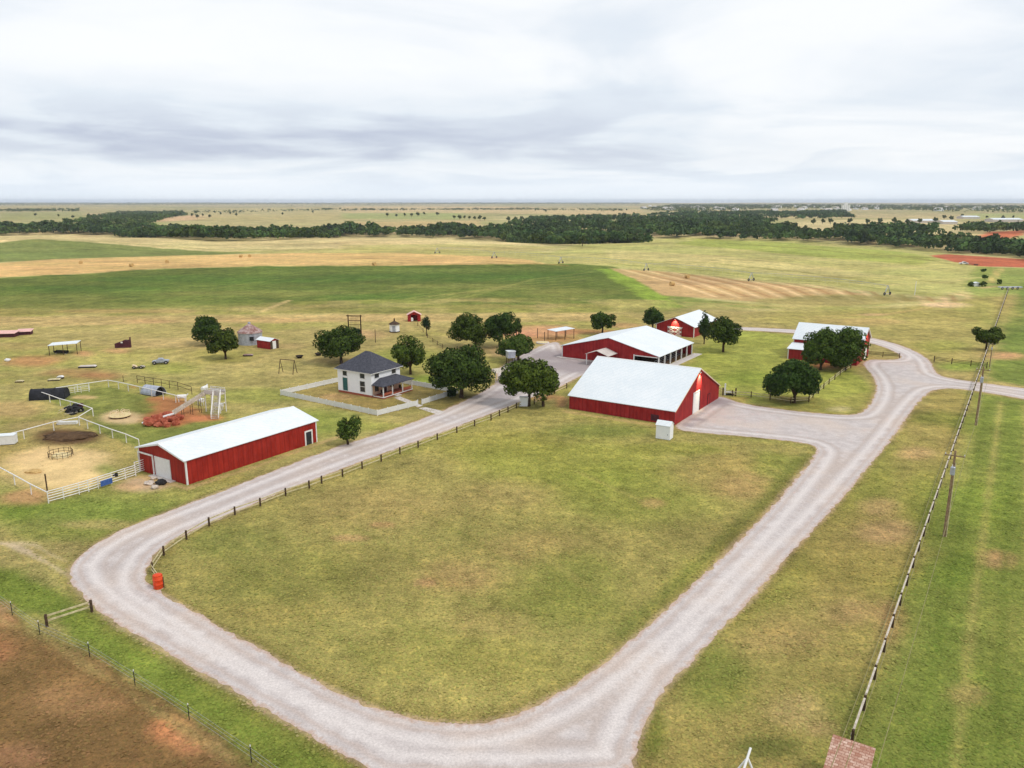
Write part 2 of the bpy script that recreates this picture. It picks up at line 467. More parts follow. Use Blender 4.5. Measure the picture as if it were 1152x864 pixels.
ROAD_PX = [(430, 876), (412, 864), (370, 839), (330, 815), (250, 770), (190, 735), (130, 700), (95, 674), (79, 655), (76, 642), (88, 626), (112, 608),
    (150, 590), (190, 575), (230, 560), (300, 533), (380, 502), (450, 481), (496, 463), (520, 452), (545, 440), (561, 429),
    (558, 417), (575, 405), (600, 393), (616, 386), (630, 384), (634, 402), (690, 411), (738, 417), (760, 412), (762, 424), (740, 427), (664, 418),
    (650, 424), (637, 432), (600, 446), (585, 453), (560, 462), (520, 478), (450, 503), (370, 533), (300, 560), (240, 587), (195, 606), (172, 625), (162, 648),
    (168, 658), (185, 669), (210, 683), (240, 701), (310, 742), (380, 780), (440, 803), (475, 811), (505, 815), (535, 815), (565, 811), (610, 791), (660, 762), (720, 712), (770, 668),
    (820, 620), (860, 580), (895, 540), (914, 517), (921, 504), (905, 498), (860, 493), (800, 488), (764, 484), (758, 479), (782, 463.5), (806, 448), (812, 445.5), (830, 453.5), (880, 461), (930, 466),
    (952, 467), (966, 466), (975, 460), (984, 447), (987, 433), (980, 420), (970, 410), (976, 404.5), (1000, 405), (1012, 404), (1014, 400), (1007, 396), (994, 390), (970, 383.5), (940, 379), (900, 375), (830, 371), (800, 371.5), (800, 368.5), (830, 367.5), (900, 371), (940, 374.5), (975, 378.5), (1010, 387), (1036, 398),
    (1048, 408), (1051, 417), (1056, 422), (1070, 426), (1100, 430), (1152, 437), (1300, 457), (1300, 480), (1152, 448.5), (1100, 440), (1075, 437), (1058, 437), (1044, 441), (1030, 456), (1018, 472),
    (1000, 498), (970, 534), (930, 580), (880, 634), (830, 690), (780, 741), (752, 772), (733, 800), (720, 825), (714, 845), (712, 876)]
ROAD = gpoly(ROAD_PX)
# soften the traced outline
def chaikin(P, it=2):
    for _ in range(it):
        Q = []
        for i in range(len(P)):
            a = P[i]; b = P[(i + 1) % len(P)]
            Q.append((a[0] * .75 + b[0] * .25, a[1] * .75 + b[1] * .25)); Q.append((a[0] * .25 + b[0] * .75, a[1] * .25 + b[1] * .75))
        P = Q
    return P
ROADS = chaikin(ROAD, 2)

def build_ground():
    th = np.concatenate([np.arange(-180, -60, 4.0), np.arange(-60, -42, 0.6), np.arange(-42, 42, 0.19), np.arange(42, 60, 0.6), np.arange(60, 180, 4.0)])
    th = np.radians(th)
    rr = np.concatenate([[3, 10, 20, 28], np.geomspace(34, 130, 200)[:-1], np.geomspace(130, 1500, 360)[:-1], np.geomspace(1500, 18000, 110)])
    T, Rr = np.meshgrid(th, rr)
    x = (Rr * np.sin(T)).ravel(); y = (Rr * np.cos(T)).ravel()
    z = terrain(x, y)
    nth, nr = len(th), len(rr)
    i = np.arange(nr - 1)[:, None] * nth; j = np.arange(nth)[None, :]; j2 = (j + 1) % nth
    quads = np.stack([i + j, i + nth + j, i + nth + j2, i + j2], -1).reshape(-1, 4)[:, ::-1]
    C = np.zeros((len(x), 3)); A = np.ones(len(x))          # albedo, amount of grass texture
    # ---- open country: a patchwork of pasture, stubble and green crops
    n_big = fbm(x / 420, y / 260, 31, 4); n_fld = fbm(x / 900, y / 500, 77, 2)
    n_mid = fbm(x / 26, y / 26, 9, 4); n_sm = fbm(x / 6.5, y / 6.5, 13, 3); n_mid2 = fbm(x / 14, y / 14, 19, 4)
    past = np.array(srgb(176, 166, 118)); tan = np.array(srgb(200, 180, 138)); grn = np.array(srgb(140, 150, 92)); olv = np.array(srgb(156, 152, 100))
    def lerp(a, b, t): return a + (b - a) * t[:, None]
    C[:] = past
    C = lerp(C, tan, smooth(0.45, 0.6, n_fld)); C = lerp(C, grn, smooth(0.53, 0.63, n_big) * 0.8); C = lerp(C, olv, smooth(0.55, 0.42, n_mid) * 0.4)
    def apply(sdist, colr, feather, namp, op, g=None, ns=None):
        nonlocal C, A
        idx = np.nonzero(sdist > -(feather + namp))[0]
        if not len(idx): return
        q = sdist[idx]
        if namp: q = q + (ns[idx] - 0.5) * 2 * namp
        wgt = smooth(-feather, feather, q) * op
        C[idx] = C[idx] + (np.array(srgb(*colr)) - C[idx]) * wgt[:, None]
        if g is not None: A[idx] = A[idx] + (g - A[idx]) * wgt
    def region(px, colr, feather=1.0, namp=0.0, op=1.0, g=None, ns=None):
        P = gpoly(px) if not isinstance(px[0], Vector) else [tuple(p[:2]) for p in px]
        ns = n_sm if ns is None else ns
        P_ = np.array(P); pad = feather + namp + 1
        idx = np.nonzero((x > P_[:, 0].min() - pad) & (x < P_[:, 0].max() + pad) & (y > P_[:, 1].min() - pad) & (y < P_[:, 1].max() + pad))[0]
        if not len(idx): return
        s_ = np.full(len(x), -1e9); s_[idx] = poly_sd(x[idx], y[idx], P)
        apply(s_, colr, feather, namp, op, g, ns)
    def blob(px, py, rx, ry, colr, op=1.0, g=None, soft=0.6, rag=0.5):
        c = at(px, py)
        pts = [(px + rx * math.cos(a), py + ry * math.sin(a)) for a in np.linspace(0, 2 * math.pi, 14)[:-1]]
        P = np.array(gpoly(pts)); size = min(np.ptp(P[:, 0]), np.ptp(P[:, 1])) / 2
        region([Vector((a, b, 0)) for a, b in P], colr, size * soft, size * rag, op, g, n_mid2 if size > 4 else n_sm)
    def stroke(px, wd, colr, op=1.0, feather=None, namp=0.0, g=None, ns=None):
        P = gpoly(px); f = feather or wd * 0.5
        P_ = np.array(P); pad = wd + f + namp + 1
        idx = np.nonzero((x > P_[:, 0].min() - pad) & (x < P_[:, 0].max() + pad) & (y > P_[:, 1].min() - pad) & (y < P_[:, 1].max() + pad))[0]
        if not len(idx): return
        s_ = np.full(len(x), -1e9); s_[idx] = wd / 2 - line_d(x[idx], y[idx], P)
        apply(s_, colr, f, namp, op, g, n_sm if ns is None else ns)
    W = 1700
    rfar = smooth(1200, 3000, np.hypot(x, y))
    C *= (1 - 0.22 * rfar)[:, None]
    # ---- far country behind the tree belt
    region([(-300, 262), (-300, 228.5), (1450, 228.5), (1450, 262)], (182, 170, 128), 40, 0, 0.35)
    region([(-200, 238), (60, 236), (95, 234), (90, 231), (-200, 232)], (170, 158, 112), 60, 60, 0.8, ns=n_mid)
    region([(0, 247), (100, 246), (92, 238), (0, 239)], (150, 150, 98), 20, 20, 0.9, ns=n_mid)
    region([(160, 250), (215, 248), (300, 241), (215, 242)], (206, 172, 138), 10, 20, 0.9, ns=n_mid)
    region([(225, 248), (384, 246), (384, 234), (225, 236)], (176, 164, 116), 40, 20, 0.9, ns=n_mid)
    region([(384, 246), (520, 247), (520, 238), (384, 238)], (150, 160, 100), 15, 20, 0.8, ns=n_mid)
    region([(384, 240), (384, 232), (560, 232), (720, 236), (720, 243), (560, 240)], (196, 174, 132), 40, 30, 0.8, ns=n_mid)
    region([(384, 256), (540, 254), (540, 248), (384, 250)], (190, 168, 122), 10, 10, 0.8, ns=n_mid)
    region([(560, 250), (700, 246), (700, 241), (560, 243)], (180, 172, 126), 20, 10, 0.8, ns=n_mid)
    region([(890, 262), (880, 250), (960, 247), (1070, 247), (1085, 252), (1080, 264), (960, 262)], (196, 182, 138), 8, 10, 0.95, ns=n_mid)
    region([(1100, 268), (1110, 261), (1152, 259), (1152, 264), (1130, 270)], (190, 104, 74), 5, 5, 0.95, ns=n_mid)
    region([(1085, 247), (1090, 240), (1200, 240), (1200, 246)], (160, 164, 108), 20, 10, 0.9, ns=n_mid)
    region([(1120, 290), (1130, 268), (1250, 268), (1250, 298)], (140, 146, 92), 8, 5, 0.9, ns=n_mid)
    # ---- fields between the farm and the tree belt
    base_far = [(-420, 350), (-420, 262), (0, 262), (200, 265), (384, 264), (500, 265), (600, 271), (650, 274), (720, 270), (768, 265), (900, 269), (1060, 281), (1152, 288), (1500, 312), (1500, 352), (1152, 350)]
    region(base_far, (186, 176, 122), 6, 4, 1.0, 0.6)
    region([(-420, 290), (-420, 262), (0, 262), (60, 260), (150, 264), (240, 267), (384, 264), (480, 264), (600, 272), (646, 276), (500, 286), (384, 283), (230, 285), (150, 279), (90, 273), (40, 270), (-100, 282)], (200, 184, 134), 3, 4, 1.0, 0.5)
    region([(384, 283), (500, 286), (640, 278), (560, 275), (384, 276)], (176, 168, 104), 6, 8, 0.7)
    region([(-420, 320), (-420, 288), (-60, 280), (40, 269), (90, 271.5), (150, 276.5), (230, 282.5), (300, 284), (200, 288), (60, 292), (-200, 306)], (124, 134, 76), 3, 5, 1.0, 0.7)
    region([(-420, 345), (-420, 318), (0, 296), (60, 291.5), (200, 287.5), (330, 284.5), (450, 284), (520, 286), (560, 288.5), (600, 293), (615, 297), (450, 299), (300, 299.5), (180, 302), (90, 308), (0, 312), (-200, 326)], (206, 172, 116), 1.5, 1.5, 1.0, 0.5)
    region([(230, 283), (420, 278), (600, 283), (720, 290), (700, 296), (620, 297), (560, 289), (450, 284.5), (330, 285)], (170, 166, 100), 4, 8, 0.8, 0.6)
    for k in range(9):
        stroke([(-100 + 8 * k, 309 - 1.6 * k), (180, 298 - 1.2 * k), (420, 297 - 1.1 * k), (560 - 6 * k, 296 - 0.8 * k)], 2.6, (222, 190, 136) if k % 2 else (184, 150, 100), 0.5, 2.2)
    green = [(-420, 372), (-420, 342), (-200, 328), (0, 312.5), (90, 308.5), (180, 302.5), (300, 300), (450, 299), (600, 297), (660, 296.5), (688, 299), (715, 313), (742, 328), (772, 347), (740, 351), (560, 352), (300, 353), (100, 354), (0, 356)]
    region(green, (124, 134, 66), 1.5, 2.5, 1.0, 1.0)
    region(green, (104, 122, 56), 12, 16, 0.75, ns=n_mid)
    n_row = fbm(x / 13, y / 5.5, 61, 4); n_row2 = fbm(x / 9, y / 4.5, 67, 3)
    region(green, (70, 100, 34), 3, 14, 0.8, ns=n_row); region(green, (150, 142, 82), 3, 24, 0.22, ns=1 - n_row2)
    region([(-420, 372), (-420, 356), (0, 347), (120, 346), (300, 344), (560, 343), (700, 341), (770, 347), (740, 352), (300, 354), (0, 357)], (164, 146, 90), 4, 7, 0.5, ns=n_row2)
    for px, py, rx, ry in ((150, 345, 200, 5), (420, 347, 160, 4), (60, 336, 80, 4), (560, 338, 90, 4), (300, 330, 120, 3), (520, 322, 80, 3), (640, 330, 50, 5)):
        blob(px, py, rx, ry, (146, 144, 80), 0.4)
    for px, py, rx, ry in ((250, 315, 160, 5), (480, 312, 130, 4), (100, 324, 90, 4), (600, 310, 60, 5), (430, 334, 70, 4)):
        blob(px, py, rx, ry, (82, 110, 44), 0.7)
    for k in range(5):
        stroke([(395 + k * 22, 350 - k * 1.5), (470 + k * 20, 334 - k * 1.5), (560 + k * 10, 326 - k * 3), (650 + 4 * k, 322 - 4 * k)], 2.0, (150, 148, 84), 0.55, 1.6)
        stroke([(60 + 60 * k, 352), (170 + 60 * k, 338), (230 + 70 * k, 326), (330 + 60 * k, 312)], 1.6, (148, 144, 80), 0.28, 2.0)
    stroke([(290, 352), (305, 346), (325, 338)], 2.2, (206, 182, 128), 0.8)
    region([(672, 303), (690, 302), (716, 314), (746, 331), (770, 346), (742, 348), (722, 334), (700, 320)], (136, 160, 62), 2.5, 3, 0.9, 1.0)
    region([(742, 328), (772, 347), (830, 350), (880, 346), (800, 338)], (118, 134, 62), 3, 4, 0.8)
    stub = [(686, 301.5), (700, 303), (760, 306), (810, 313), (860, 318.5), (930, 325), (1000, 334), (1060, 337), (1000, 341), (940, 345), (880, 342), (800, 336), (744, 332), (715, 314)]
    region(stub, (192, 162, 116), 1.5, 1.5, 1.0, 0.4)
    for k in range(13):
        a0 = 700 + 26 * k
        stroke([(a0, 303 + 1.15 * k), (a0 + 60 + 4 * k, 318 + 1.4 * k), (a0 + 105, 334 + 0.7 * k)], 2.0, (226, 196, 150), 0.85, 1.2)
        stroke([(a0 + 10, 303.5 + 1.15 * k), (a0 + 70 + 4 * k, 318 + 1.4 * k), (a0 + 115, 333 + 0.7 * k)], 1.8, (160, 120, 78), 0.7, 1.2)
    region([(820, 343), (880, 333), (1010, 331), (1050, 336), (1000, 345), (900, 350)], (140, 140, 80), 5, 6, 0.65, 0.8)
    for k in range(6):
        stroke([(770, 338 + 2.2 * k), (860, 342 + 2 * k), (960, 343 + 2.5 * k), (1060, 340 + 4 * k)], 1.6, (184, 152, 100) if k % 2 else (132, 124, 72), 0.6, 1.4)
    # right pale-green field, its contour bands and the red clay
    region([(646, 276), (700, 272), (768, 267), (900, 271), (1060, 284), (1112, 300), (1104, 322), (1050, 335), (1000, 330), (930, 322), (860, 316), (800, 310), (690, 300), (640, 296), (600, 290)], (176, 172, 108), 4, 4, 1.0, 0.8)
    region([(780, 268), (900, 274), (1020, 284), (1060, 292), (1030, 298), (930, 290), (840, 281), (760, 275)], (154, 164, 80), 6, 5, 0.85)
    region([(680, 281), (800, 287), (930, 300), (1000, 311), (930, 312), (800, 300), (690, 291)], (190, 178, 122), 5, 8, 0.8)
    stroke([(930, 278), (1000, 286), (1050, 290)], 2.2, (140, 130, 76), 0.7, 2)
    stroke([(768, 288), (860, 294), (950, 303), (1040, 306)], 2.0, (142, 136, 76), 0.6, 2)
    stroke([(960, 312), (1040, 316), (1100, 322)], 1.8, (104, 104, 52), 0.8, 1.5)
    stroke([(690, 297), (800, 305), (930, 318), (1060, 333)], 5, (150, 152, 82), 0.7, 4)
    region([(1046, 287.5), (1066, 286), (1120, 289.5), (1320, 302), (1320, 312), (1152, 301), (1100, 299.5), (1070, 294)], (186, 104, 76), 1.5, 2, 1.0, 0.5)
    region([(1100, 300), (1152, 301.5), (1250, 310), (1150, 335), (1095, 335), (1086, 318)], (136, 150, 76), 3, 3, 0.9, 1.0)
    stroke([(1128, 302), (1116, 318)], 1.6, (196, 176, 112), 0.8); stroke([(1123, 302), (1111, 318)], 1.6, (196, 176, 112), 0.8)
    stroke([(1105, 324), (1120, 322), (1150, 325)], 3, (206, 172, 128), 0.8)
    for pts_, cl_, w_ in (([(646, 279), (760, 272), (900, 279), (1020, 289), (1080, 299)], (132, 128, 70), 4), ([(640, 286), (740, 281), (860, 287), (960, 296), (1050, 303)], (196, 186, 128), 5), ([(700, 292), (800, 296), (900, 306), (1000, 318)], (140, 138, 74), 3.5), ([(0, 272), (90, 266), (200, 270), (330, 273), (470, 272), (590, 278)], (216, 196, 142), 6), ([(40, 271), (120, 272), (230, 280), (380, 280), (520, 282), (620, 282)], (150, 144, 84), 4), ([(-50, 283), (60, 275), (150, 281), (240, 286)], (96, 112, 58), 5), ([(240, 276), (384, 273), (500, 276), (590, 280)], (176, 162, 106), 4), ([(390, 291), (520, 292), (640, 299)], (176, 136, 86), 2.5), ([(1000, 320), (1060, 318), (1100, 312)], (190, 178, 120), 3)):
        stroke(pts_, w_, cl_, 0.75, w_, 3)
    # ---- the farm itself: mown grass of many tints
    farm = [(-420, 420), (-420, 368), (0, 356), (100, 354), (300, 353), (560, 352), (740, 351), (880, 350), (1000, 346), (1100, 336), (1145, 330), (1200, 360), (1200, 900), (-500, 900)]
    region(farm, (164, 152, 96), 3, 3, 1.0, 1.0)
    idx = (np.hypot(x, y) < 330)
    k1 = smooth(0.42, 0.62, n_mid); k2 = smooth(0.45, 0.68, n_mid2); 
    C[idx] = C[idx] + (np.array(srgb(150, 150, 78)) - C[idx]) * (k1[idx] * 0.6)[:, None]
    C[idx] = C[idx] + (np.array(srgb(178, 160, 108)) - C[idx]) * (k2[idx] * 0.45)[:, None]
    # straw-coloured strip behind the yard
    region([(-300, 372), (0, 357), (300, 354), (560, 353), (690, 353), (690, 360), (560, 362), (300, 362), (0, 368)], (178, 154, 106), 3, 5, 0.75, ns=n_mid)
    stroke([(-100, 373), (150, 363), (330, 359)], 1.5, (196, 166, 122), 0.5, 1.5, 1)
    region([(300, 353.5), (560, 352.5), (690, 353), (690, 356), (480, 358), (300, 357)], (196, 172, 118), 2, 4, 0.6, ns=n_sm)
    # central lawn
    lawn = [(165, 650), (195, 610), (300, 562), (450, 505), (585, 455), (637, 462), (758, 482), (800, 489), (900, 499), (918, 506), (860, 580), (770, 668), (660, 762), (565, 811), (505, 815), (440, 803), (310, 742), (185, 669)]
    region(lawn, (160, 150, 84), 2, 2, 0.85)
    region(lawn, (132, 140, 64), 3, 6, 0.55, ns=n_mid2)
    region(lawn, (168, 152, 98), 3, 9, 0.5, ns=1 - n_mid)
    for px, py, rx, ry, cc, op in ((640, 520, 120, 25, (136, 146, 58), .6), (700, 560, 90, 30, (128, 140, 58), .6), (820, 530, 50, 22, (156, 140, 84), .7), (735, 566, 12, 5, (188, 150, 108), .5), (835, 545, 30, 14, (176, 148, 100), .6),
            (420, 570, 90, 25, (172, 150, 98), .6), (395, 605, 22, 3.5, (190, 150, 112), .55), (430, 590, 16, 4, (190, 146, 106), .6), (520, 650, 50, 18, (172, 146, 98), .7), (480, 655, 14, 5, (186, 142, 108), .5), (600, 615, 60, 18, (164, 144, 92), .6),
            (560, 560, 60, 18, (164, 146, 94), .5), (620, 680, 70, 28, (120, 128, 58), .6), (570, 740, 60, 24, (152, 146, 76), .5), (480, 730, 70, 28, (140, 138, 72), .5), (330, 650, 80, 30, (138, 138, 72), .6), (260, 610, 50, 18, (118, 128, 62), .5),
            (300, 690, 60, 18, (158, 144, 84), .5), (560, 700, 50, 16, (160, 142, 90), .5), (650, 640, 50, 22, (112, 124, 54), .5), (870, 520, 26, 12, (120, 134, 56), .6), (680, 485, 60, 8, (110, 128, 54), .6), (760, 505, 60, 7, (140, 142, 66), .7), (470, 530, 60, 16, (150, 140, 84), .5), (570, 500, 60, 14, (142, 142, 66), .5)):
        blob(px, py, rx, ry, cc, op)
    for k in range(16):                                    # faint mower passes and tyre lines across the lawn
        stroke([(230 + 38 * k, 612 - 7.5 * k), (300 + 40 * k, 660 - 8 * k), (420 + 36 * k, 745 - 11 * k)], 0.6, (176, 160, 98) if k % 2 else (122, 128, 60), 0.28, 0.6, 0.4)
    stroke([(905, 512), (862, 562), (790, 632), (700, 712)], 1.6, (92, 106, 46), 0.6, 1.2, 0.6)
    # right of the road, and beyond the long fence
    rr_ = [(1050, 440), (1100, 444), (1088, 470), (1062, 545), (1030, 640), (970, 800), (950, 900), (716, 900), (720, 830), (830, 692), (930, 582), (1000, 500)]
    region(rr_, (152, 144, 78), 2, 2, 0.8)
    region(rr_, (126, 134, 58), 3, 6, 0.55, ns=n_mid2)
    region(rr_, (172, 148, 98), 3, 8, 0.45, ns=1 - n_mid)
    for px, py, rx, ry, cc, op in ((800, 760, 40, 40, (108, 122, 52), .6), (735, 820, 14, 30, (96, 112, 42), .7), (900, 800, 34, 20, (206, 176, 130), .35), (880, 720, 60, 22, (166, 140, 96), .5), (1000, 600, 34, 14, (182, 150, 112), .6), (990, 570, 20, 10, (190, 156, 116), .5), (1030, 510, 24, 7, (190, 156, 116), .6), (960, 640, 50, 20, (150, 142, 76), .5), (870, 840, 40, 14, (84, 98, 44), .6), (960, 690, 30, 16, (178, 146, 106), .5), (1050, 470, 30, 8, (124, 132, 58), .6), (930, 820, 20, 10, (180, 146, 110), .5)):
        blob(px, py, rx, ry, cc, op)
    rf = [(1104, 444), (1160, 452), (1400, 480), (1400, 900), (960, 900), (975, 800), (1035, 640), (1068, 545), (1092, 470)]
    region(rf, (136, 140, 72), 2, 2, 0.85)
    region(rf, (108, 126, 52), 3, 6, 0.65, ns=n_mid2)
    rf2 = [(1106, 428), (1118, 390), (1140, 338), (1152, 318), (1180, 310), (1400, 330), (1400, 450), (1160, 436)]
    region(rf2, (110, 130, 58), 2, 3, 0.85, 1.0)
    for px, py, rx, ry, cc, op in ((1120, 630, 18, 10, (190, 148, 112), .7), (1090, 780, 26, 14, (170, 140, 100), .5), (1000, 700, 12, 26, (176, 142, 102), .7), (1130, 720, 20, 40, (146, 140, 78), .5), (1080, 640, 30, 22, (92, 118, 40), .6), (1060, 830, 30, 20, (96, 118, 44), .6), (1110, 560, 24, 30, (130, 146, 58), .6), (1130, 400, 24, 4, (206, 156, 120), .8), (1100, 396, 22, 8, (180, 152, 112), .6)):
        blob(px, py, rx, ry, cc, op)
    for k in range(8):
        stroke([(1112 + 14 * k, 450 + 2 * k), (1090 + 22 * k, 560), (1060 + 34 * k, 700), (1030 + 46 * k, 860)], 0.7, (172, 160, 96) if k % 2 else (104, 120, 50), 0.6, 0.6, 0.3)
    # pasture on the far right between the loop road and the fence line
    region([(1000, 385), (1050, 405), (1100, 425), (1115, 390), (1138, 338), (1100, 338), (1000, 348), (900, 352), (830, 360), (900, 368), (975, 376)], (166, 154, 92), 3, 5, 0.7)
    for px, py, rx, ry, cc, op in ((1065, 343, 24, 2.6, (216, 186, 150), .95), (985, 354, 18, 1.3, (210, 176, 132), .8), (1085, 412, 30, 5, (128, 148, 62), .8), (1060, 390, 30, 6, (148, 152, 74), .7), (1110, 350, 10, 14, (140, 158, 70), .7), (1130, 345, 6, 14, (194, 174, 110), .7), (960, 362, 60, 4, (172, 146, 98), .6)):
        blob(px, py, rx, ry, cc, op)
    stroke([(900, 357), (1000, 353), (1075, 342)], 1.5, (196, 162, 112), 0.6, 1.5, 1)
    # paddock between the barns and barn-yard
    region([(770, 412), (800, 378), (835, 372), (893, 377), (884, 403), (960, 412), (985, 440), (965, 466), (930, 465), (830, 452), (808, 440)], (150, 158, 72), 2, 2, 0.85, 1.0)
    region([(915, 452), (985, 440), (978, 458), (965, 465), (930, 465), (880, 460)], (150, 146, 80), 1, 1, 0.7)
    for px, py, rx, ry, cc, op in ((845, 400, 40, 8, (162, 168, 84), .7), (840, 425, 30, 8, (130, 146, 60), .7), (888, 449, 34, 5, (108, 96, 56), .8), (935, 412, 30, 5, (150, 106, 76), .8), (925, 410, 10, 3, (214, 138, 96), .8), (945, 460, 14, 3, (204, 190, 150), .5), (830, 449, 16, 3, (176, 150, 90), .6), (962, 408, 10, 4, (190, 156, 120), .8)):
        blob(px, py, rx, ry, cc, op)
    # yard: worn red soil, sand, mulch
    for px, py, rx, ry, cc, op in ((38, 406, 28, 6, (190, 124, 92), .8), (90, 420, 40, 5, (184, 136, 100), .8), (110, 423, 22, 4, (180, 118, 88), .7), (95, 398, 10, 3, (208, 152, 116), .9), (130, 394, 14, 3, (200, 150, 112), .7), (15, 462, 30, 9, (186, 146, 110), .7), (50, 480, 50, 8, (180, 150, 108), .6), (170, 455, 16, 7, (176, 104, 74), .9), (225, 470, 22, 5, (206, 128, 90), .9), (205, 462, 26, 6, (190, 112, 80), .8), (175, 468, 26, 7, (160, 84, 60), .9), (165, 361, 30, 2.5, (176, 130, 96), .6), (200, 385, 60, 5, (184, 162, 112), .6), (270, 372, 30, 6, (180, 150, 108), .5), (300, 360, 60, 3, (190, 150, 108), .6), (20, 390, 30, 5, (182, 150, 108), .5), (140, 350, 80, 2.5, (178, 140, 100), .6), (325, 420, 24, 4, (176, 156, 108), .6), (262, 403, 24, 3.5, (124, 118, 70), .7), (385, 405, 30, 4, (120, 100, 66), .7), (320, 390, 24, 3, (178, 152, 108), .6),
            (405, 376, 26, 5, (196, 152, 122), .7), (600, 372, 40, 6, (204, 148, 118), .9), (620, 382, 36, 5, (190, 132, 98), .8), (575, 375, 24, 5, (196, 140, 110), .7), (660, 373, 40, 3, (176, 112, 84), .8), (700, 366, 24, 3, (190, 140, 104), .6), (610, 392, 30, 5, (190, 168, 118), .7), (560, 395, 16, 7, (176, 146, 112), .8), (548, 388, 22, 5, (186, 164, 112), .8), (610, 447, 18, 4, (186, 122, 98), .9), (632, 452, 8, 6, (196, 136, 104), .8), (560, 385, 30, 4, (170, 160, 100), .6)):
        blob(px, py, rx, ry, cc, op * 0.72, g=0.6)
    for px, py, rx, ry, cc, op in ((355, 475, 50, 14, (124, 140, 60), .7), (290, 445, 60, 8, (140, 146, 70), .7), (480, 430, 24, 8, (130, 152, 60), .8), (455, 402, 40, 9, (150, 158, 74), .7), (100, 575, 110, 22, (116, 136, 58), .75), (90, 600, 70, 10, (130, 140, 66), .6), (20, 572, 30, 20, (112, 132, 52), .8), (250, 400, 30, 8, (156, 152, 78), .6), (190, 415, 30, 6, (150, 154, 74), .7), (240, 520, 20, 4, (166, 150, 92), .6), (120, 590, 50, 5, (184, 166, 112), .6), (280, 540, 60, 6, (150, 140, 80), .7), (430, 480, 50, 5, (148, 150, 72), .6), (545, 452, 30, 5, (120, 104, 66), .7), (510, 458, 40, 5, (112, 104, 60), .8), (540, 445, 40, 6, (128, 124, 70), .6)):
        blob(px, py, rx, ry, cc, op)
    # pens
    pen2 = [(45, 448.5), (63, 444), (100.7, 439), (122.4, 435.5), (198, 452), (230, 468), (256, 476), (156, 505), (99, 482), (105, 468)]
    region(pen2, (116, 124, 62), 0.8, 1, 0.85)
    region([(150, 436), (215, 452), (235, 470), (200, 482), (160, 470), (180, 458)], (184, 118, 84), 1.5, 3, 0.8, 0.3)
    blob(138, 470, 28, 8, (214, 184, 146), 1.0, 0.2, 0.3, 0.3); blob(95, 447, 14, 1.6, (214, 180, 132), 0.8, 0.3)
    blob(184, 472, 26, 8, (176, 100, 70), .9, .2); blob(228, 470, 20, 4, (206, 134, 96), .9, .2)
    pen1 = [(54.7, 566), (17, 545.6), (-30, 520), (-30, 505), (27.4, 493.8), (89.4, 478.5), (156, 505), (156, 534), (110, 550)]
    region(pen1, (164, 146, 92), 0.8, 1, 0.8)
    blob(64, 528, 54, 24, (222, 190, 142), 1.0, 0.15, 0.35, 0.4); blob(100, 512, 26, 6, (214, 184, 138), .8, .3)
    blob(75, 491, 36, 9, (102, 76, 56), 1.0, 0.4, 0.4, 0.4); blob(38, 531, 10, 3, (176, 136, 96), .6); blob(120, 528, 14, 6, (116, 132, 60), .7)
    blob(30, 560, 26, 8, (198, 150, 112), .8, .4); blob(165, 544, 30, 8, (198, 166, 142), .9, .3); blob(142, 548, 18, 5, (204, 164, 130), .7, .3)
    # house garden
    region([(316, 444), (424.5, 467.5), (472, 455), (513, 443), (455, 428), (380, 431)], (156, 138, 84), 0.8, 1.0, 0.8)
    blob(410, 455, 40, 5, (138, 118, 72), .6); blob(380, 446, 20, 4, (184, 146, 108), .6); blob(450, 455, 24, 4, (140, 128, 70), .6)
    # bare track on the far left and the dry strip below the long shed
    stroke([(-20, 609), (10, 612), (30, 620), (62, 638), (80, 650)], 0.6, (206, 184, 158), 0.9, 0.4, 0.6, 0.2)
    stroke([(15, 611), (38, 612), (58, 624), (76, 632)], 0.4, (200, 180, 148), 0.75, 0.4, 0.6, 0.3)
    stroke([(158, 536), (211, 549), (290, 524), (357, 499.5), (385, 490)], 0.9, (192, 162, 118), 0.9, 0.5, 0.4, 0.4)
    stroke([(637, 463), (758, 482)], 1.3, (190, 164, 112), 0.9, 0.8, 0.5, 0.4)
    # ploughed field bottom left with its grassy margin
    mar = [(-60, 640), (20, 640), (60, 660), (100, 684), (190, 742), (250, 776), (330, 818), (420, 868), (430, 900), (280, 900), (220, 815), (150, 765), (60, 700), (-60, 655)]
    region(mar, (106, 126, 50), 1.2, 1.0, 0.95, 1.0); region(mar, (136, 144, 66), 1.5, 2.5, 0.55)
    plough = [(-200, 640), (-60, 655), (0, 682), (56, 712), (120, 750), (150, 772), (222, 816), (272, 846), (310, 880), (310, 960), (-200, 960)]
    region(plough, (128, 112, 70), 1.0, 1.4, 1.0, 0.8)
    pl2 = [(-200, 660), (-60, 668), (0, 702), (50, 732), (100, 765), (150, 800), (200, 840), (240, 880), (240, 960), (-200, 960)]
    region(pl2, (196, 146, 112), 2.0, 2.6, 0.95, 0.7)
    region(pl2, (178, 146, 112), 2.0, 3.5, 0.55, ns=n_sm)
    for k in range(26):
        stroke([(-160 + 4 * k, 700 + 9 * k), (-20 + 2 * k, 745 + 8 * k), (90 - 2 * k, 800 + 7 * k), (180 - 4 * k, 860 + 8 * k)], 0.35, (188, 156, 120) if k % 2 else (112, 86, 60), 0.45, 0.35, 0.3); region(pl2, (136, 106, 70), 2.0, 3.0, 0.25, ns=1 - n_mid2)
    for px, py, rx, ry, cc, op in ((0, 730, 24, 16, (168, 112, 84), .6), (190, 820, 18, 12, (190, 128, 92), .8), (215, 836, 16, 10, (196, 138, 100), .7), (130, 790, 18, 8, (176, 134, 94), .6), (80, 790, 50, 20, (184, 140, 102), .4), (20, 850, 30, 14, (172, 126, 98), .5), (8, 698, 12, 6, (190, 140, 104), .8)):
        blob(px, py, rx, ry, cc, op)
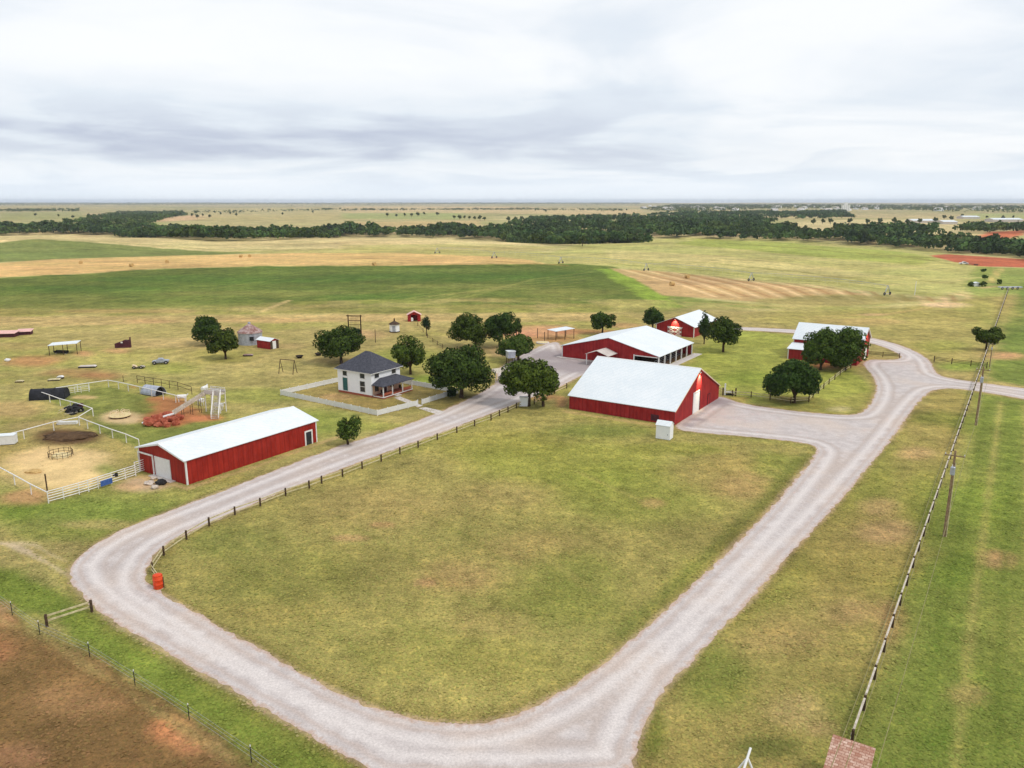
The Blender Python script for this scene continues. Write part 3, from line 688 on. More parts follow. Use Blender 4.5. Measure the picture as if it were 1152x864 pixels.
    stroke([(-20, 690), (48, 716), (100, 750), (150, 782), (212, 822), (262, 852)], 0.5, (164, 140, 92), 0.8, 0.5, 0.5)
    # crumbling edge where gravel washes into the grass
    P_ = np.array(ROADS)
    idx = np.nonzero((x > P_[:, 0].min() - 4) & (x < P_[:, 0].max() + 4) & (y > P_[:, 1].min() - 4) & (y < P_[:, 1].max() + 4))[0]
    s_ = np.full(len(x), -1e9); s_[idx] = poly_sd(x[idx], y[idx], ROADS)
    ring_ = np.where(s_ > -1e8, s_ + 1.4, -1e9)
    apply(np.where(ring_ > -1e8, ring_ - 0.4, -1e9), (128, 116, 66), 0.8, 0.8, 0.5, 0.9, n_sm)
    apply(np.where(ring_ > -1e8, ring_ - 1.15, -1e9), (188, 162, 136), 0.3, 0.45, 0.65, 0.4, n_sm)
    # broad tonal wear over everything, then the palette's overall depth
    fw_ = 1 + 0.45 * smooth(200, 380, np.hypot(x, y))
    mod = 1 + 0.46 * fw_ * (fbm(x / 34, y / 22, 51, 5) - 0.5) + 0.28 * fw_ * (fbm(x / 7, y / 7, 52, 4) - 0.5) + 0.20 * (fbm(x / 160, y / 70, 53, 3) - 0.5)
    hue = 0.18 * (fbm(x / 48, y / 30, 54, 4) - 0.5)
    C = C * mod[:, None] * np.stack([1 + hue, np.ones_like(hue), 1 + hue * 0.8], 1)
    lum = C @ np.array([0.3, 0.6, 0.1])
    C = (lum[:, None] + (C - lum[:, None]) * 0.97) * np.array([0.965, 0.935, 0.84])
    C = np.clip(C, 0.008, 1)
    global GRID
    GRID = (th, rr, C.reshape(nr, nth, 3), A.reshape(nr, nth))
    me = fast_mesh('ground', np.stack([x, y, z], 1), quads, MT['ground'])
    me.polygons.foreach_set('use_smooth', np.ones(len(me.polygons), bool))
    ca = me.attributes.new('tint', 'FLOAT_COLOR', 'POINT')
    ca.data.foreach_set('color', np.concatenate([np.clip(C, 0, 1), A[:, None]], 1).astype(np.float32).ravel())
    o = bpy.data.objects.new('ground', me); col.objects.link(o); tag(o, kind='structure')
    return o
M = Mat('ground_cover')
at_ = M.n('ShaderNodeAttribute', attribute_name='tint')
pos = M.n('ShaderNodeNewGeometry').outputs['Position']
f1 = M.noise(pos, 3.2, 5, 0.72, 0.4); f2 = M.noise(pos, 0.75, 4, 0.65); f3 = M.noise(pos, 0.16, 4, 0.6); f4 = M.noise(pos, 9.0, 2, 0.6)
g_ = at_.outputs['Alpha']
val = M.math('ADD', M.math('MULTIPLY', M.math('SUBTRACT', f1, 0.5), 1.45), M.math('MULTIPLY', M.math('SUBTRACT', f2, 0.5), 0.9))
val = M.math('ADD', val, M.math('MULTIPLY', M.math('SUBTRACT', f4, 0.5), 0.9))
f5 = M.noise(pos, 0.33, 3, 0.6)
val = M.math('ADD', val, M.math('ADD', M.math('MULTIPLY', M.math('SUBTRACT', f3, 0.5), 0.9), M.math('MULTIPLY', M.math('SUBTRACT', f5, 0.5), 1.1)))
val = M.math('MULTIPLY', val, M.math('ADD', M.math('MULTIPLY', g_, 0.62), 0.38))
val = M.math('MAXIMUM', M.math('ADD', val, 1.0), 0.22)
cc = M.n('ShaderNodeCombineColor'); [M.l(val, cc.inputs[i]) for i in range(3)]
c0 = M.mix(1.0, at_.outputs['Color'], cc.outputs[0], 'MULTIPLY')
# straw and living blades mixed at several sizes
sp = M.math('ADD', M.math('MULTIPLY', f1, 0.45), M.math('ADD', M.math('MULTIPLY', f2, 0.35), M.math('MULTIPLY', f3, 0.20)))
dryf = M.math('MULTIPLY', M.rng(sp, 0.48, 0.60, 0, 0.7), g_)
c1 = M.mix(dryf, c0, M.mix(1.0, c0, (1.30, 1.16, 1.05), 'MULTIPLY'))
lush = M.math('MULTIPLY', M.rng(sp, 0.48, 0.37, 0, 0.45), g_)
c2 = M.mix(lush, c1, M.mix(1.0, c1, (0.76, 0.88, 0.62), 'MULTIPLY'))
M.l(c2, M.b.inputs['Base Color'])
M.b.inputs['Roughness'].default_value = 0.95; M.b.inputs['Specular IOR Level'].default_value = 0.05
M.bump(M.math('ADD', M.math('MULTIPLY', f1, 0.5), f2), 0.55, 0.22)
MT['ground'] = M.m
build_ground()

# ------------------------------------------------------------------ gravel roads
M = Mat('pale_gravel')
pos = M.n('ShaderNodeNewGeometry').outputs['Position']
ed = M.n('ShaderNodeAttribute', attribute_name='edge').outputs['Fac']
f1 = M.noise(pos, 5.0, 4, 0.7); f2 = M.noise(pos, 0.5, 4, 0.6); f3 = M.noise(pos, 0.09, 3, 0.55); f4 = M.noise(pos, 1.6, 4, 0.65)
c = M.mix(M.rng(f2, 0.35, 0.68, 0, 1), srgb(188, 178, 174), srgb(203, 194, 190))
c = M.mix(M.rng(f3, 0.42, 0.66, 0, 0.55), c, srgb(206, 188, 174))
wob = M.math('ADD', ed, M.math('MULTIPLY', M.math('SUBTRACT', f2, 0.5), 0.9))
def band(c_, w_, op):
    return M.rng(M.math('ABSOLUTE', M.math('SUBTRACT', wob, c_)), w_, 0.0, 0, op)
c = M.mix(band(2.2, 0.8, 0.7), c, srgb(217, 208, 203)); c = M.mix(band(3.5, 0.7, 0.5), c, srgb(176, 160, 150)); c = M.mix(band(1.1, 0.5, 0.45), c, srgb(184, 164, 152))
c = M.mix(M.rng(M.math('ADD', ed, M.math('MULTIPLY', M.math('SUBTRACT', f4, 0.5), 1.6)), 0.55, 0.0, 0, 0.8), c, srgb(190, 162, 144))
worn_shade = M.n('ShaderNodeAttribute', attribute_name='worn').outputs['Fac']  # darker courtyard and apron stains, plus tree shade put into the gravel colour
c = M.mix(M.rng(M.math('ADD', worn_shade, M.math('MULTIPLY', M.math('SUBTRACT', f2, 0.5), 0.9)), 0.25, 0.85, 0, 0.85), c, srgb(154, 142, 142))
v_ = M.n('ShaderNodeCombineColor'); q = M.math('ADD', M.math('ADD', M.math('MULTIPLY', M.math('SUBTRACT', f1, 0.5), 0.9), M.math('MULTIPLY', M.math('SUBTRACT', f4, 0.5), 0.25)), 0.97)
[M.l(q, v_.inputs[i]) for i in range(3)]
M.l(M.mix(1.0, c, v_.outputs[0], 'MULTIPLY'), M.b.inputs['Base Color'])
M.b.inputs['Roughness'].default_value = 0.95; M.b.inputs['Specular IOR Level'].default_value = 0.05
M.bump(f1, 0.4, 0.05)
MT['gravel'] = M.m
def sheet(name, P, z, mat, step=0.8, rag=0.28, clip=None):
    """a flat sheet with a crumbled outline; 'edge' = distance in from the rim"""
    rg = random.Random(7)
    out_ = []
    for i in range(len(P)):
        a = Vector((*P[i], 0)); b = Vector((*P[(i + 1) % len(P)], 0))
        L = (b - a).length; n = max(1, int(L / 0.45)); nrm = Vector((b.y - a.y, a.x - b.x, 0)).normalized() if L > 1e-6 else Vector((0, 0, 0))
        for k in range(n):
            p = a.lerp(b, k / n)
            j = (float(fbm(np.array([p.x / 1.1]), np.array([p.y / 1.1]), 3, 3)[0]) - 0.5) * 2 * rag * 1.6 + rg.uniform(-1, 1) * rag * 0.25
            out_.append((p.x + nrm.x * j, p.y + nrm.y * j))
    A_ = np.array(out_)
    x0, y0 = A_.min(0); x1, y1 = A_.max(0)
    gx, gy = np.meshgrid(np.arange(x0, x1, step), np.arange(y0, y1, step)); gx = gx.ravel(); gy = gy.ravel()
    s_ = poly_sd(gx, gy, out_)
    k = s_ > 0.5
    pts = [Vector(p) for p in out_] + [Vector((a, b)) for a, b in zip(gx[k], gy[k])]
    n = len(out_)
    r = delaunay_2d_cdt(pts, [], [list(range(n))], 1, 1e-4)
    vs, fs = r[0], r[2]
    me = bpy.data.meshes.new(name); me.from_pydata([(p.x, p.y, z) for p in vs], [], [tuple(f) for f in fs]); me.update()
    X = np.array([p.x for p in vs]); Y = np.array([p.y for p in vs])
    dd = np.maximum(poly_sd(X, Y, P), 0)
    me.attributes.new('edge', 'FLOAT', 'POINT').data.foreach_set('value', dd.astype(np.float32))
    wear_shade = np.zeros(len(X))  # dark spots: courtyard tone, apron stains, and painted shade under the driveway trees
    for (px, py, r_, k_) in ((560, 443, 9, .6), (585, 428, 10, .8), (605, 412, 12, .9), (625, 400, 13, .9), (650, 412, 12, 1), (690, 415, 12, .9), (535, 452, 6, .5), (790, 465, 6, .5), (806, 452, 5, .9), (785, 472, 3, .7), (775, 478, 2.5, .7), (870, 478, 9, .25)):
        q = at(px, py); wear_shade = np.maximum(wear_shade, k_ * np.clip(1.25 - np.hypot(X - q.x, Y - q.y) / r_, 0, 1))
    me.attributes.new('worn', 'FLOAT', 'POINT').data.foreach_set('value', wear_shade.astype(np.float32))
    me.materials.append(MT[mat]); o = bpy.data.objects.new(name, me); col.objects.link(o)
    if me.polygons and me.polygons[0].normal.z < 0: me.flip_normals()
    return tag(o, kind='structure')
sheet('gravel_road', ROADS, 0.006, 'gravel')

# ------------------------------------------------------------------ buildings (local x runs along U, local y along V)
def chevron(mb, w0, w1, eave, apex, y0, y1, over, thick, axis, mid=None):
    """gable roof skin over a span w0..w1, pushed y0..y1 along the ridge"""
    m = (w0 + w1) / 2 if mid is None else mid
    s0 = (apex - eave) / (m - w0); s1 = (apex - eave) / (w1 - m)
    g = 0.012
    prof = [(w0 - over, eave - over * s0 + g), (m, apex + g), (w1 + over, eave - over * s1 + g),
            (w1 + over, eave - over * s1 + g + thick), (m, apex + g + thick), (w0 - over, eave - over * s0 + g + thick)]
    mb.prism(prof, y0, y1, axis)
def gable_box(mb, w0, w1, eave, apex, y0, y1, axis):
    mb.prism([(w0, -0.3), (w1, -0.3), (w1, eave), ((w0 + w1) / 2, apex), (w0, eave)], y0, y1, axis)
def gable_lamp(parent, loc, direction, power):
    f = MB().box(-0.14, 0.14, -0.14, 0.14, -0.10, 0.10).build('lamp', 'white', parent); f.location = loc
    b = MB().lathe([(0.02, -0.16), (0.10, -0.12), (0.12, -0.102)], 10).build('bulb', 'glow', f)
    ld = bpy.data.lights.new('barn_lamp', 'SPOT'); ld.energy = power; ld.color = (1.0, 0.86, 0.55); ld.shadow_soft_size = 0.12
    ld.spot_size = R_(84); ld.spot_blend = 0.8
    lo = bpy.data.objects.new('barn_lamp', ld); col.objects.link(lo); lo.parent = parent
    lo.location = Vector(loc) + Vector((0, 0, -0.22)) + Vector(direction) * 0.75
    aim = -Vector(direction) * 0.75 + Vector((0, 0, -0.95))
    lo.rotation_euler = aim.to_track_quat('-Z', 'Y').to_euler()

# --- long red shed
N = at(210.9, 545.8)
t = thing('long_shed', 'long narrow red metal shed with white roof beside the animal pens', 'shed', N, PHI)
LX, WY = 25.0, 11.6
mb = MB(); gable_box(mb, 0, WY, 3.75, 5.25, 0, LX, 'x'); mb.build('wall', 'shed_red', t)
mb = MB(); chevron(mb, 0, WY, 3.75, 5.25, -0.35, LX + 0.35, 0.30, 0.10, 'x'); mb.build('roof', 'roof_white', t)
for yy in (-0.03, WY - 0.19):
    MB().box(-0.03, 0.19, yy, yy + 0.22, 0, 3.72).build('corner_trim', 'white', t)
    MB().box(LX - 0.19, LX + 0.03, yy, yy + 0.22, 0, 3.72).build('corner_trim', 'white', t)
for s in (0, 1):
    a = Vector((-0.37, -0.30 if s == 0 else WY + 0.30, 3.66)); b = Vector((-0.37, WY / 2, 5.18)); g = (b - a).normalized() * 0.02
    MB().beam(a, b - g, 0.03, 0.16).build('barge_board', 'white', t)
    MB().beam(a + Vector((LX + 0.74, 0, 0)), b - g + Vector((LX + 0.74, 0, 0)), 0.03, 0.16).build('barge_board', 'white', t)
d = MB().box(-0.06, -0.004, 3.9, 7.3, 0.02, 2.95).build('door', 'white', t)
MB().box(-0.10, -0.003, 3.72, 3.898, 0, 3.1).box(-0.10, -0.003, 7.302, 7.48, 0, 3.1).box(-0.10, -0.003, 3.9, 7.3, 2.952, 3.1).build('frame', 'white', d)
d = MB().box(22.55, 23.75, -0.05, -0.004, 0.03, 2.25).build('door', 'glass', t); d['label'] = 'dark glass walk door'
MB().box(22.30, 22.548, -0.09, -0.003, 0, 2.5).box(23.752, 24.0, -0.09, -0.003, 0, 2.5).box(22.55, 23.75, -0.09, -0.003, 2.252, 2.5).build('frame', 'white', d)
mb = MB()                                              # little pipe header beside the corral gate
mb.box(-0.35, -0.20, 7.55, 7.70, 0, 3.05).box(-0.35, -0.20, 11.2, 11.35, 0, 3.05).box(-0.36, -0.19, 7.55, 11.35, 3.052, 3.25)
mb.build('gate_header', 'white', t)
MB().box(-0.9, 0.0, 2.8, 8.2, 0.0, 0.11).build('door_sill', 'concrete', t)

MB().prism([(WY / 2 - .22, 5.30), (WY / 2, 5.372), (WY / 2 + .22, 5.30), (WY / 2 + .22, 5.34), (WY / 2, 5.42), (WY / 2 - .22, 5.34)], -0.34, LX + 0.34, 'x').build('ridge_cap', 'white', t)
# --- front barn with the steep white roof
N = at(758.3, 478.7)
t = thing('front_barn', 'steep roofed red barn with low eaves, nearest the gravel apron', 'barn', N, PHI)
GX, LY, EV, AP = 24.4, 21.9, 2.72, 8.45
mb = MB(); gable_box(mb, 0, GX, EV, AP, 0, LY, 'y'); mb.build('wall', 'barn_red', t)
mb = MB(); chevron(mb, 0, GX, EV, AP, -0.25, LY + 0.3, 0.25, 0.10, 'y'); mb.build('roof', 'roof_white', t)
s_ = (AP - EV) / (GX / 2)
for x_, m_ in ((-0.25, -0.03), (GX + 0.25, 0.03)):
    MB().beam((x_, -0.27, EV - 0.25 * s_ - 0.02), (GX / 2 + m_, -0.27, AP - 0.06), 0.03, 0.14).build('barge_board', 'cream', t)
d = MB().box(9.4, 12.3, -0.07, -0.004, 0.04, 3.9).build('door', 'white', t)
MB().box(9.2, 9.398, -0.11, -0.003, 0, 4.0).box(12.302, 12.5, -0.11, -0.003, 0, 4.0).box(9.2, 12.5, -0.11, -0.003, 4.002, 4.2).build('frame', 'white', d)
MB().box(12.52, 13.1, -0.05, -0.004, 0.05, 4.0).build('door_pocket', 'maroon', t)
d = MB().box(17.6, 18.7, -0.05, -0.004, 0.05, 2.15).build('door', 'barn_red', t); d['label'] = 'small red walk door'
MB().box(17.45, 17.598, -0.08, -0.003, 0, 2.3).box(18.702, 18.85, -0.08, -0.003, 0, 2.3).box(17.6, 18.7, -0.08, -0.003, 2.152, 2.3).build('frame', 'maroon', d)
MB().box(0.0, 0.08, -0.012, -0.002, 0, EV - 0.1).build('corner_trim', 'maroon', t)
MB().prism([(GX / 2 - .25, AP - 0.008), (GX / 2, AP + 0.118), (GX / 2 + .25, AP - 0.008), (GX / 2 + .25, AP + 0.03), (GX / 2, AP + 0.165), (GX / 2 - .25, AP + 0.03)], -0.24, LY + 0.29, 'y').build('ridge_cap', 'white', t)
gable_lamp(t, (GX / 2, -0.15, AP - 0.75), (0, -1, 0), 3600)
mb = MB(); mb.box(-0.04, -0.003, 3.0, 4.6, 0.3, 1.5); mb.build('wall_sign', 'maroon', t)

# --- arena with an open right-hand side
N = at(740.4, 415)
t = thing('arena_barn', 'wide low red arena barn with open posted side behind the front barn', 'barn', N, PHI)
LX, WY, EV, AP = 22.8, 27.0, 3.05, 6.4
mb = MB()
mb.prism([(6.6, -0.2), (WY, -0.2), (WY, EV), (WY / 2, AP), (6.6, EV + (AP - EV) * 6.6 / (WY / 2))], 0, 0.18, 'x')
mb.prism([(0.2, 2.75), (6.59, 2.75), (6.59, EV + (AP - EV) * 6.59 / (WY / 2)), (0.2, EV + 0.03)], 0, 0.18, 'x')
mb.box(0.18, LX - 0.18, WY - 0.18, WY, -0.2, EV)
mb.prism([(0.0, -0.2), (WY, -0.2), (WY, EV), (WY / 2, AP), (0, EV)], LX - 0.18, LX, 'x')
mb.build('wall', 'barn_red', t)
mb = MB(); chevron(mb, 0, WY, EV, AP, -0.35, LX + 0.35, 0.4, 0.12, 'x'); mb.build('roof', 'roof_white', t)
MB().box(0.2, LX - 0.2, 0.1, WY - 0.2, -0.1, 0.02).build('dirt_floor', 'mulch', t)
pm = MB().box(-0.13, 0.13, -0.13, 0.13, 0, EV - 0.12)
p0 = pm.build('post', 'white', t); p0.location = (0.13, 0.0, 0)
for k in range(1, 7):
    p = p0.copy(); col.objects.link(p); p.parent = t; p.location = (0.13 + k * (LX - 0.26) / 6, 0.0, 0)
p = p0.copy(); col.objects.link(p); p.parent = t; p.location = (0.0, 6.5, 0)
MB().box(0.0, LX, -0.16, 0.16, EV - 0.118, EV - 0.01).build('header_beam', 'white', t)
MB().box(-0.03, -0.002, 0.2, 6.6, 2.58, 2.82).build('header_trim', 'white', t)
MB().box(-0.05, 0.2, WY - 0.2, WY + 0.03, 0, EV - 0.05).build('corner_trim', 'white', t)
MB().box(-1.3, -0.02, 6.7, WY + 1.0, 0.0, 0.16).build('apron_slab', 'concrete', t)
MB().box(0.0, LX + 1.5, -2.4, -0.2, 0.0, 0.05).build('side_slab', 'concrete', t)
# entrance canopy
c0, c1 = 11.3, 17.2
mb = MB(); chevron(mb, c0, c1, 2.75, 3.75, -5.2, -0.01, 0.3, 0.08, 'x'); cn = mb.build('canopy', 'concrete', t)
pm = MB().box(-0.09, 0.09, -0.09, 0.09, 0, 2.74)
a = pm.build('canopy_post', 'white', cn); a.location = (-5.0, c0 + 0.1, 0)
b = a.copy(); col.objects.link(b); b.parent = cn; b.location = (-5.0, c1 - 0.1, 0)
mb = MB()                                              # pipe stalls seen through the open side
for k in range(6):
    xx = 1.5 + k * 3.6
    mb.tube([(xx, 1.6, 0), (xx, 1.6, 1.5)], 0.04)
for z in (0.5, 1.0, 1.5): mb.tube([(1.5, 1.6, z), (19.5, 1.6, z)], 0.035)
mb.build('pipe_stall', 'steel', t)

# --- back barn
N = at(780.5, 379.8)
t = thing('back_barn', 'red gabled barn with white crossed doors behind the arena barn', 'barn', N, PHI)
LX, WY, EV, AP = 20.0, 12.2, 3.15, 5.6
mb = MB(); gable_box(mb, 0, WY, EV, AP, 0, LX, 'x'); mb.build('wall', 'barn_red', t)
mb = MB(); chevron(mb, 0, WY, EV, AP, -0.4, LX + 0.4, 0.4, 0.10, 'x'); mb.build('roof', 'roof_white', t)
MB().box(-0.03, 0.2, -0.03, 0.2, 0, EV - 0.1).build('corner_trim', 'white', t); MB().box(-0.03, 0.2, WY - 0.2, WY + 0.03, 0, EV - 0.1).build('corner_trim', 'white', t)
for k in range(2):
    y0 = 3.9 + k * 2.3
    d = MB().box(-0.06, -0.004, y0, y0 + 2.15, 0.05, 2.5).build('door', 'barn_red', t)
    mb = MB()
    for a, b in (((y0, 0.1), (y0 + 2.15, 0.1)), ((y0, 1.28), (y0 + 2.15, 1.28)), ((y0, 2.45), (y0 + 2.15, 2.45)), ((y0 + .08, 0), (y0 + .08, 2.5)), ((y0 + 2.07, 0), (y0 + 2.07, 2.5))):
        mb.beam((-0.08, a[0], a[1]), (-0.08, b[0], b[1]), 0.03, 0.2)
    for z0 in (0.1, 1.28):
        mb.beam((-0.1, y0, z0), (-0.1, y0 + 2.15, z0 + 1.17), 0.02, 0.17); mb.beam((-0.12, y0 + 2.15, z0), (-0.12, y0, z0 + 1.17), 0.02, 0.17)
    mb.build('cross_brace', 'white', d)
mb = MB(); mb.box(-0.05, -0.003, 3.7, 8.5, 2.52, 2.75); mb.build('track_cover', 'white', t)
gable_lamp(t, (-0.15, WY / 2, AP - 0.5), (-1, 0, 0), 1900)

# --- right-hand barn with a lean-to, half hidden by trees
N = at(885.8, 403.5)
t = thing('side_barn', 'red barn with lean-to half hidden behind two dense trees', 'barn', N, PHI)
LY, X0, X1 = 16.8, 5.2, 16.6
mb = MB(); mb.prism([(X0, -0.2), (X1, -0.2), (X1, 4.7), ((X0 + X1) / 2, 8.1), (X0, 4.7)], -LY, 0, 'y'); mb.build('wall', 'barn_red', t)
mb = MB(); chevron(mb, X0, X1, 4.7, 8.1, -LY - 0.35, 0.35, 0.4, 0.1, 'y'); mb.build('roof', 'roof_white', t)
lt = MB().prism([(0, -0.2), (X0 - 0.01, -0.2), (X0 - 0.01, 3.5), (0, 2.7)], -LY, 0, 'y').build('lean_to', 'barn_red', t)
MB().prism([(-0.35, 2.66), (X0 - 0.01, 3.52), (X0 - 0.01, 3.62), (-0.35, 2.76)], -LY - 0.3, 0.3, 'y').build('lean_to_roof', 'roof_white', lt)
MB().box(-0.03, 0.2, -0.2, 0.03, 0, 2.66).build('corner_trim', 'white', lt)
MB().box(X1 - 0.2, X1 + 0.03, -LY - 0.03, -LY + 0.2, 0, 4.6).build('corner_trim', 'white', t); MB().box(X0 - 0.0, X0 + 0.2, -0.2, 0.03, 3.7, 4.6).build('corner_trim', 'white', t)
m = (X0 + X1) / 2
for x_, m_ in ((X0 - 0.4, m - .06), (X1 + 0.4, m + .06)): MB().beam((x_, -LY - 0.37, 4.45), (m_, -LY - 0.37, 8.05), 0.04, 0.3).build('barge_board', 'white', t)
d = MB().box(9.3, 12.7, -LY - 0.06, -LY - 0.004, 0.03, 3.4).build('door', 'white', t)
gable_lamp(t, (m, -LY - 0.15, 7.3), (0, -1, 0), 1600)

# --- farmhouse
N = at(418.4, 447.5)
t = thing('farmhouse', 'two-storey white farmhouse with grey hip roof and front porch', 'house', N, PHI)
HX, HY, HZ = 9.0, 9.7, 5.1
MB().box(0, HX, 0, HY, 0.45, HZ).build('wall', 'house_white', t)
MB().box(0.04, HX - 0.04, 0.04, HY - 0.04, -0.2, 0.449).build('foundation', 'brick', t)
o_ = 0.5; rz, rl = 8.7, 0.7
mb = MB(); z0 = HZ + 0.004
mb.add([(-o_, -o_, z0), (HX + o_, -o_, z0), (HX + o_, HY + o_, z0), (-o_, HY + o_, z0),
        (-o_, -o_, z0 + .14), (HX + o_, -o_, z0 + .14), (HX + o_, HY + o_, z0 + .14), (-o_, HY + o_, z0 + .14),
        (HX / 2, HY / 2 - rl, rz), (HX / 2, HY / 2 + rl, rz)],
       [(3, 2, 1, 0), (0, 1, 5, 4), (1, 2, 6, 5), (2, 3, 7, 6), (3, 0, 4, 7), (4, 5, 8), (5, 6, 9, 8), (6, 7, 9), (7, 4, 8, 9)])
mb.build('roof', 'shingle', t)
MB().box(-o_ - 0.02, HX + o_ + 0.02, -o_ - 0.02, -o_ - 0.002, z0 - 0.02, z0 + 0.1).box(-o_ - 0.02, -o_ - 0.002, -o_, HY + o_, z0 - 0.02, z0 + 0.1).build('fascia', 'white', t)
def window(x0, x1, y0, y1, z0, z1, face, glass='glass', sash=True):
    """face: 'x' = on the x=0 wall, 'y' = on the y=0 wall"""
    if face == 'x':
        B = lambda m, a, b, za, zb, d0, d1: m.box(-d1, -d0, a, b, za, zb)
        a, b = y0, y1
    else:
        B = lambda m, a, b, za, zb, d0, d1: m.box(a, b, -d1, -d0, za, zb)
        a, b = x0, x1
    wdw = B(MB(), a, b, z0, z1, 0.003, 0.025).build('window', glass, t)
    f = MB()
    B(f, a - 0.13, a - 0.002, z0 - 0.13, z1 + 0.13, 0.003, 0.07); B(f, b + 0.002, b + 0.13, z0 - 0.13, z1 + 0.13, 0.003, 0.07)
    B(f, a, b, z0 - 0.13, z0 - 0.002, 0.003, 0.08); B(f, a, b, z1 + 0.002, z1 + 0.13, 0.003, 0.07)
    if sash: B(f, a, b, (z0 + z1) / 2 - 0.05, (z0 + z1) / 2 + 0.05, 0.027, 0.05)
    f.build('frame', 'white', wdw)
window(0, 0, 1.8, 3.2, 0.95, 3.2, 'x')
tw = window(0, 0, 6.8, 8.2, 0.62, 3.4, 'x', 'teal', False)
window(0, 0, 1.8, 3.1, 3.85, 4.85, 'x', sash=False); window(0, 0, 6.9, 8.1, 3.85, 4.85, 'x', sash=False)
window(1.0, 2.3, 0, 0, 3.95, 4.85, 'y', sash=False); window(6.3, 7.6, 0, 0, 3.95, 4.85, 'y', sash=False)
# porch
PX0, PX1, PD = 0.35, 9.6, 2.9
pw = MB().box(PX0, HX - 0.02, -0.02, -0.003, 0.46, 2.6).build('porch_wall', 'warm_wall', t)
MB().box(1.0, 2.1, -0.05, -0.021, 1.1, 2.4).build('porch_window', 'glass', t); MB().box(5.7, 6.9, -0.05, -0.021, 1.2, 2.4).build('porch_window', 'glass', t)
d = MB().box(3.6, 4.6, -0.05, -0.021, 0.46, 2.4).build('door', 'maroon', t)
MB().box(3.45, 3.598, -0.07, -0.021, 0.46, 2.5).box(4.602, 4.75, -0.07, -0.021, 0.46, 2.5).box(3.6, 4.6, -0.07, -0.021, 2.402, 2.5).build('frame', 'white', d)
MB().box(PX0, PX1, -PD, -0.03, -0.1, 0.42).build('porch_floor', 'brick', t)
MB().box(PX0 - 0.03, PX1 + 0.03, -PD - 0.08, -PD - 0.002, 0.28, 0.44).box(PX0 - 0.1, PX0 - 0.002, -PD, -0.03, 0.28, 0.44).build('porch_edge', 'white', t)
mb = MB(); e0 = 2.62; z_ = 3.75
mb.add([(PX0 - .4, -PD - .4, e0), (PX1 + .3, -PD - .4, e0), (PX1 + .3, -0.03, e0), (PX0 - .4, -0.03, e0),
        (PX0 - .4, -PD - .4, e0 + .12), (PX1 + .3, -PD - .4, e0 + .12), (PX1 - 2.0, -0.03, z_), (PX0 + 2.2, -0.03, z_), (PX1 + .3, -0.03, e0 + .12), (PX0 - .4, -0.03, e0 + .12)],
       [(3, 2, 1, 0), (0, 1, 5, 4), (4, 5, 6, 7), (5, 8, 6), (4, 7, 9), (0, 4, 9, 3), (1, 2, 8, 5), (2, 3, 9, 7, 6, 8)])
mb.build('porch_roof', 'shingle', t)
pm = MB().box(-0.09, 0.09, -0.09, 0.09, 0.42, 2.618)
p0 = pm.build('porch_post', 'white', t); p0.location = (PX0 + 0.15, -PD + 0.1, 0)
for xx in (3.3, 6.5, PX1 - 0.15):
    p = p0.copy(); col.objects.link(p); p.parent = t; p.location = (xx, -PD + 0.1, 0)
MB().box(3.6, 5.2, -PD - 0.75, -PD - 0.1, -0.05, 0.22).build('porch_step', 'concrete', t)
mb = MB()
for a, b in ((PX0 + .2, 3.2), (6.6, PX1 - .2)): MB().box(a, b, -PD + 0.07, -PD + 0.12, 0.75, 1.16).build('porch_rail', 'brick', t)
for x, y, a, lb in ((2.0, -1.2, 0.2, 'dark porch chair by the house corner'), (7.6, -1.3, -0.3, 'dark porch chair at the far end of the porch')):
    c_ = thing('porch_chair', lb, 'chair', N + U * x + V * y + Vector((0, 0, 0.42)), PHI + a)
    MB().box(-.3, .3, -.3, .3, .40, .47).build('seat', 'wood_dark', c_)
    MB().box(-.3, .3, .26, .32, .48, 1.05).build('backrest', 'wood_dark', c_)
    lg = MB().box(-.03, .03, -.03, .03, 0, .40).build('leg', 'wood_dark', c_); lg.location = (-.26, -.26, 0)
    for q in ((.26, -.26), (-.26, .26), (.26, .26)):
        l2 = lg.copy(); col.objects.link(l2); l2.parent = c_; l2.location = (*q, 0)
# garden path of the house (a sheet) and the drive spur
HN = N
# --- little white utility shed in front of the barn
N = at(753.2, 495.6)
t = thing('storage_shed', 'small white storage shed standing on the lawn by the front barn', 'shed', N, PHI + R_(3))
MB().prism([(0, 0.05), (1.8, 0.05), (1.8, 2.5), (0.9, 3.1), (0, 2.5)], 0, 2.5, 'y').build('wall', 'house_white', t)
mb = MB(); chevron(mb, 0, 1.8, 2.5, 3.1, -0.1, 2.6, 0.12, 0.06, 'y'); mb.build('roof', 'roof_white', t)
d = MB().box(-0.03, -0.003, 0.3, 1.7, 0.15, 2.3).build('door', 'house_white', t)
MB().box(-0.05, -0.031, 0.35, 0.42, 0.85, 1.05).build('handle', 'dark', d)
MB().box(0.1, 1.6, 0.1, 2.2, -0.05, 0.048).build('skid', 'wood_dark', t)

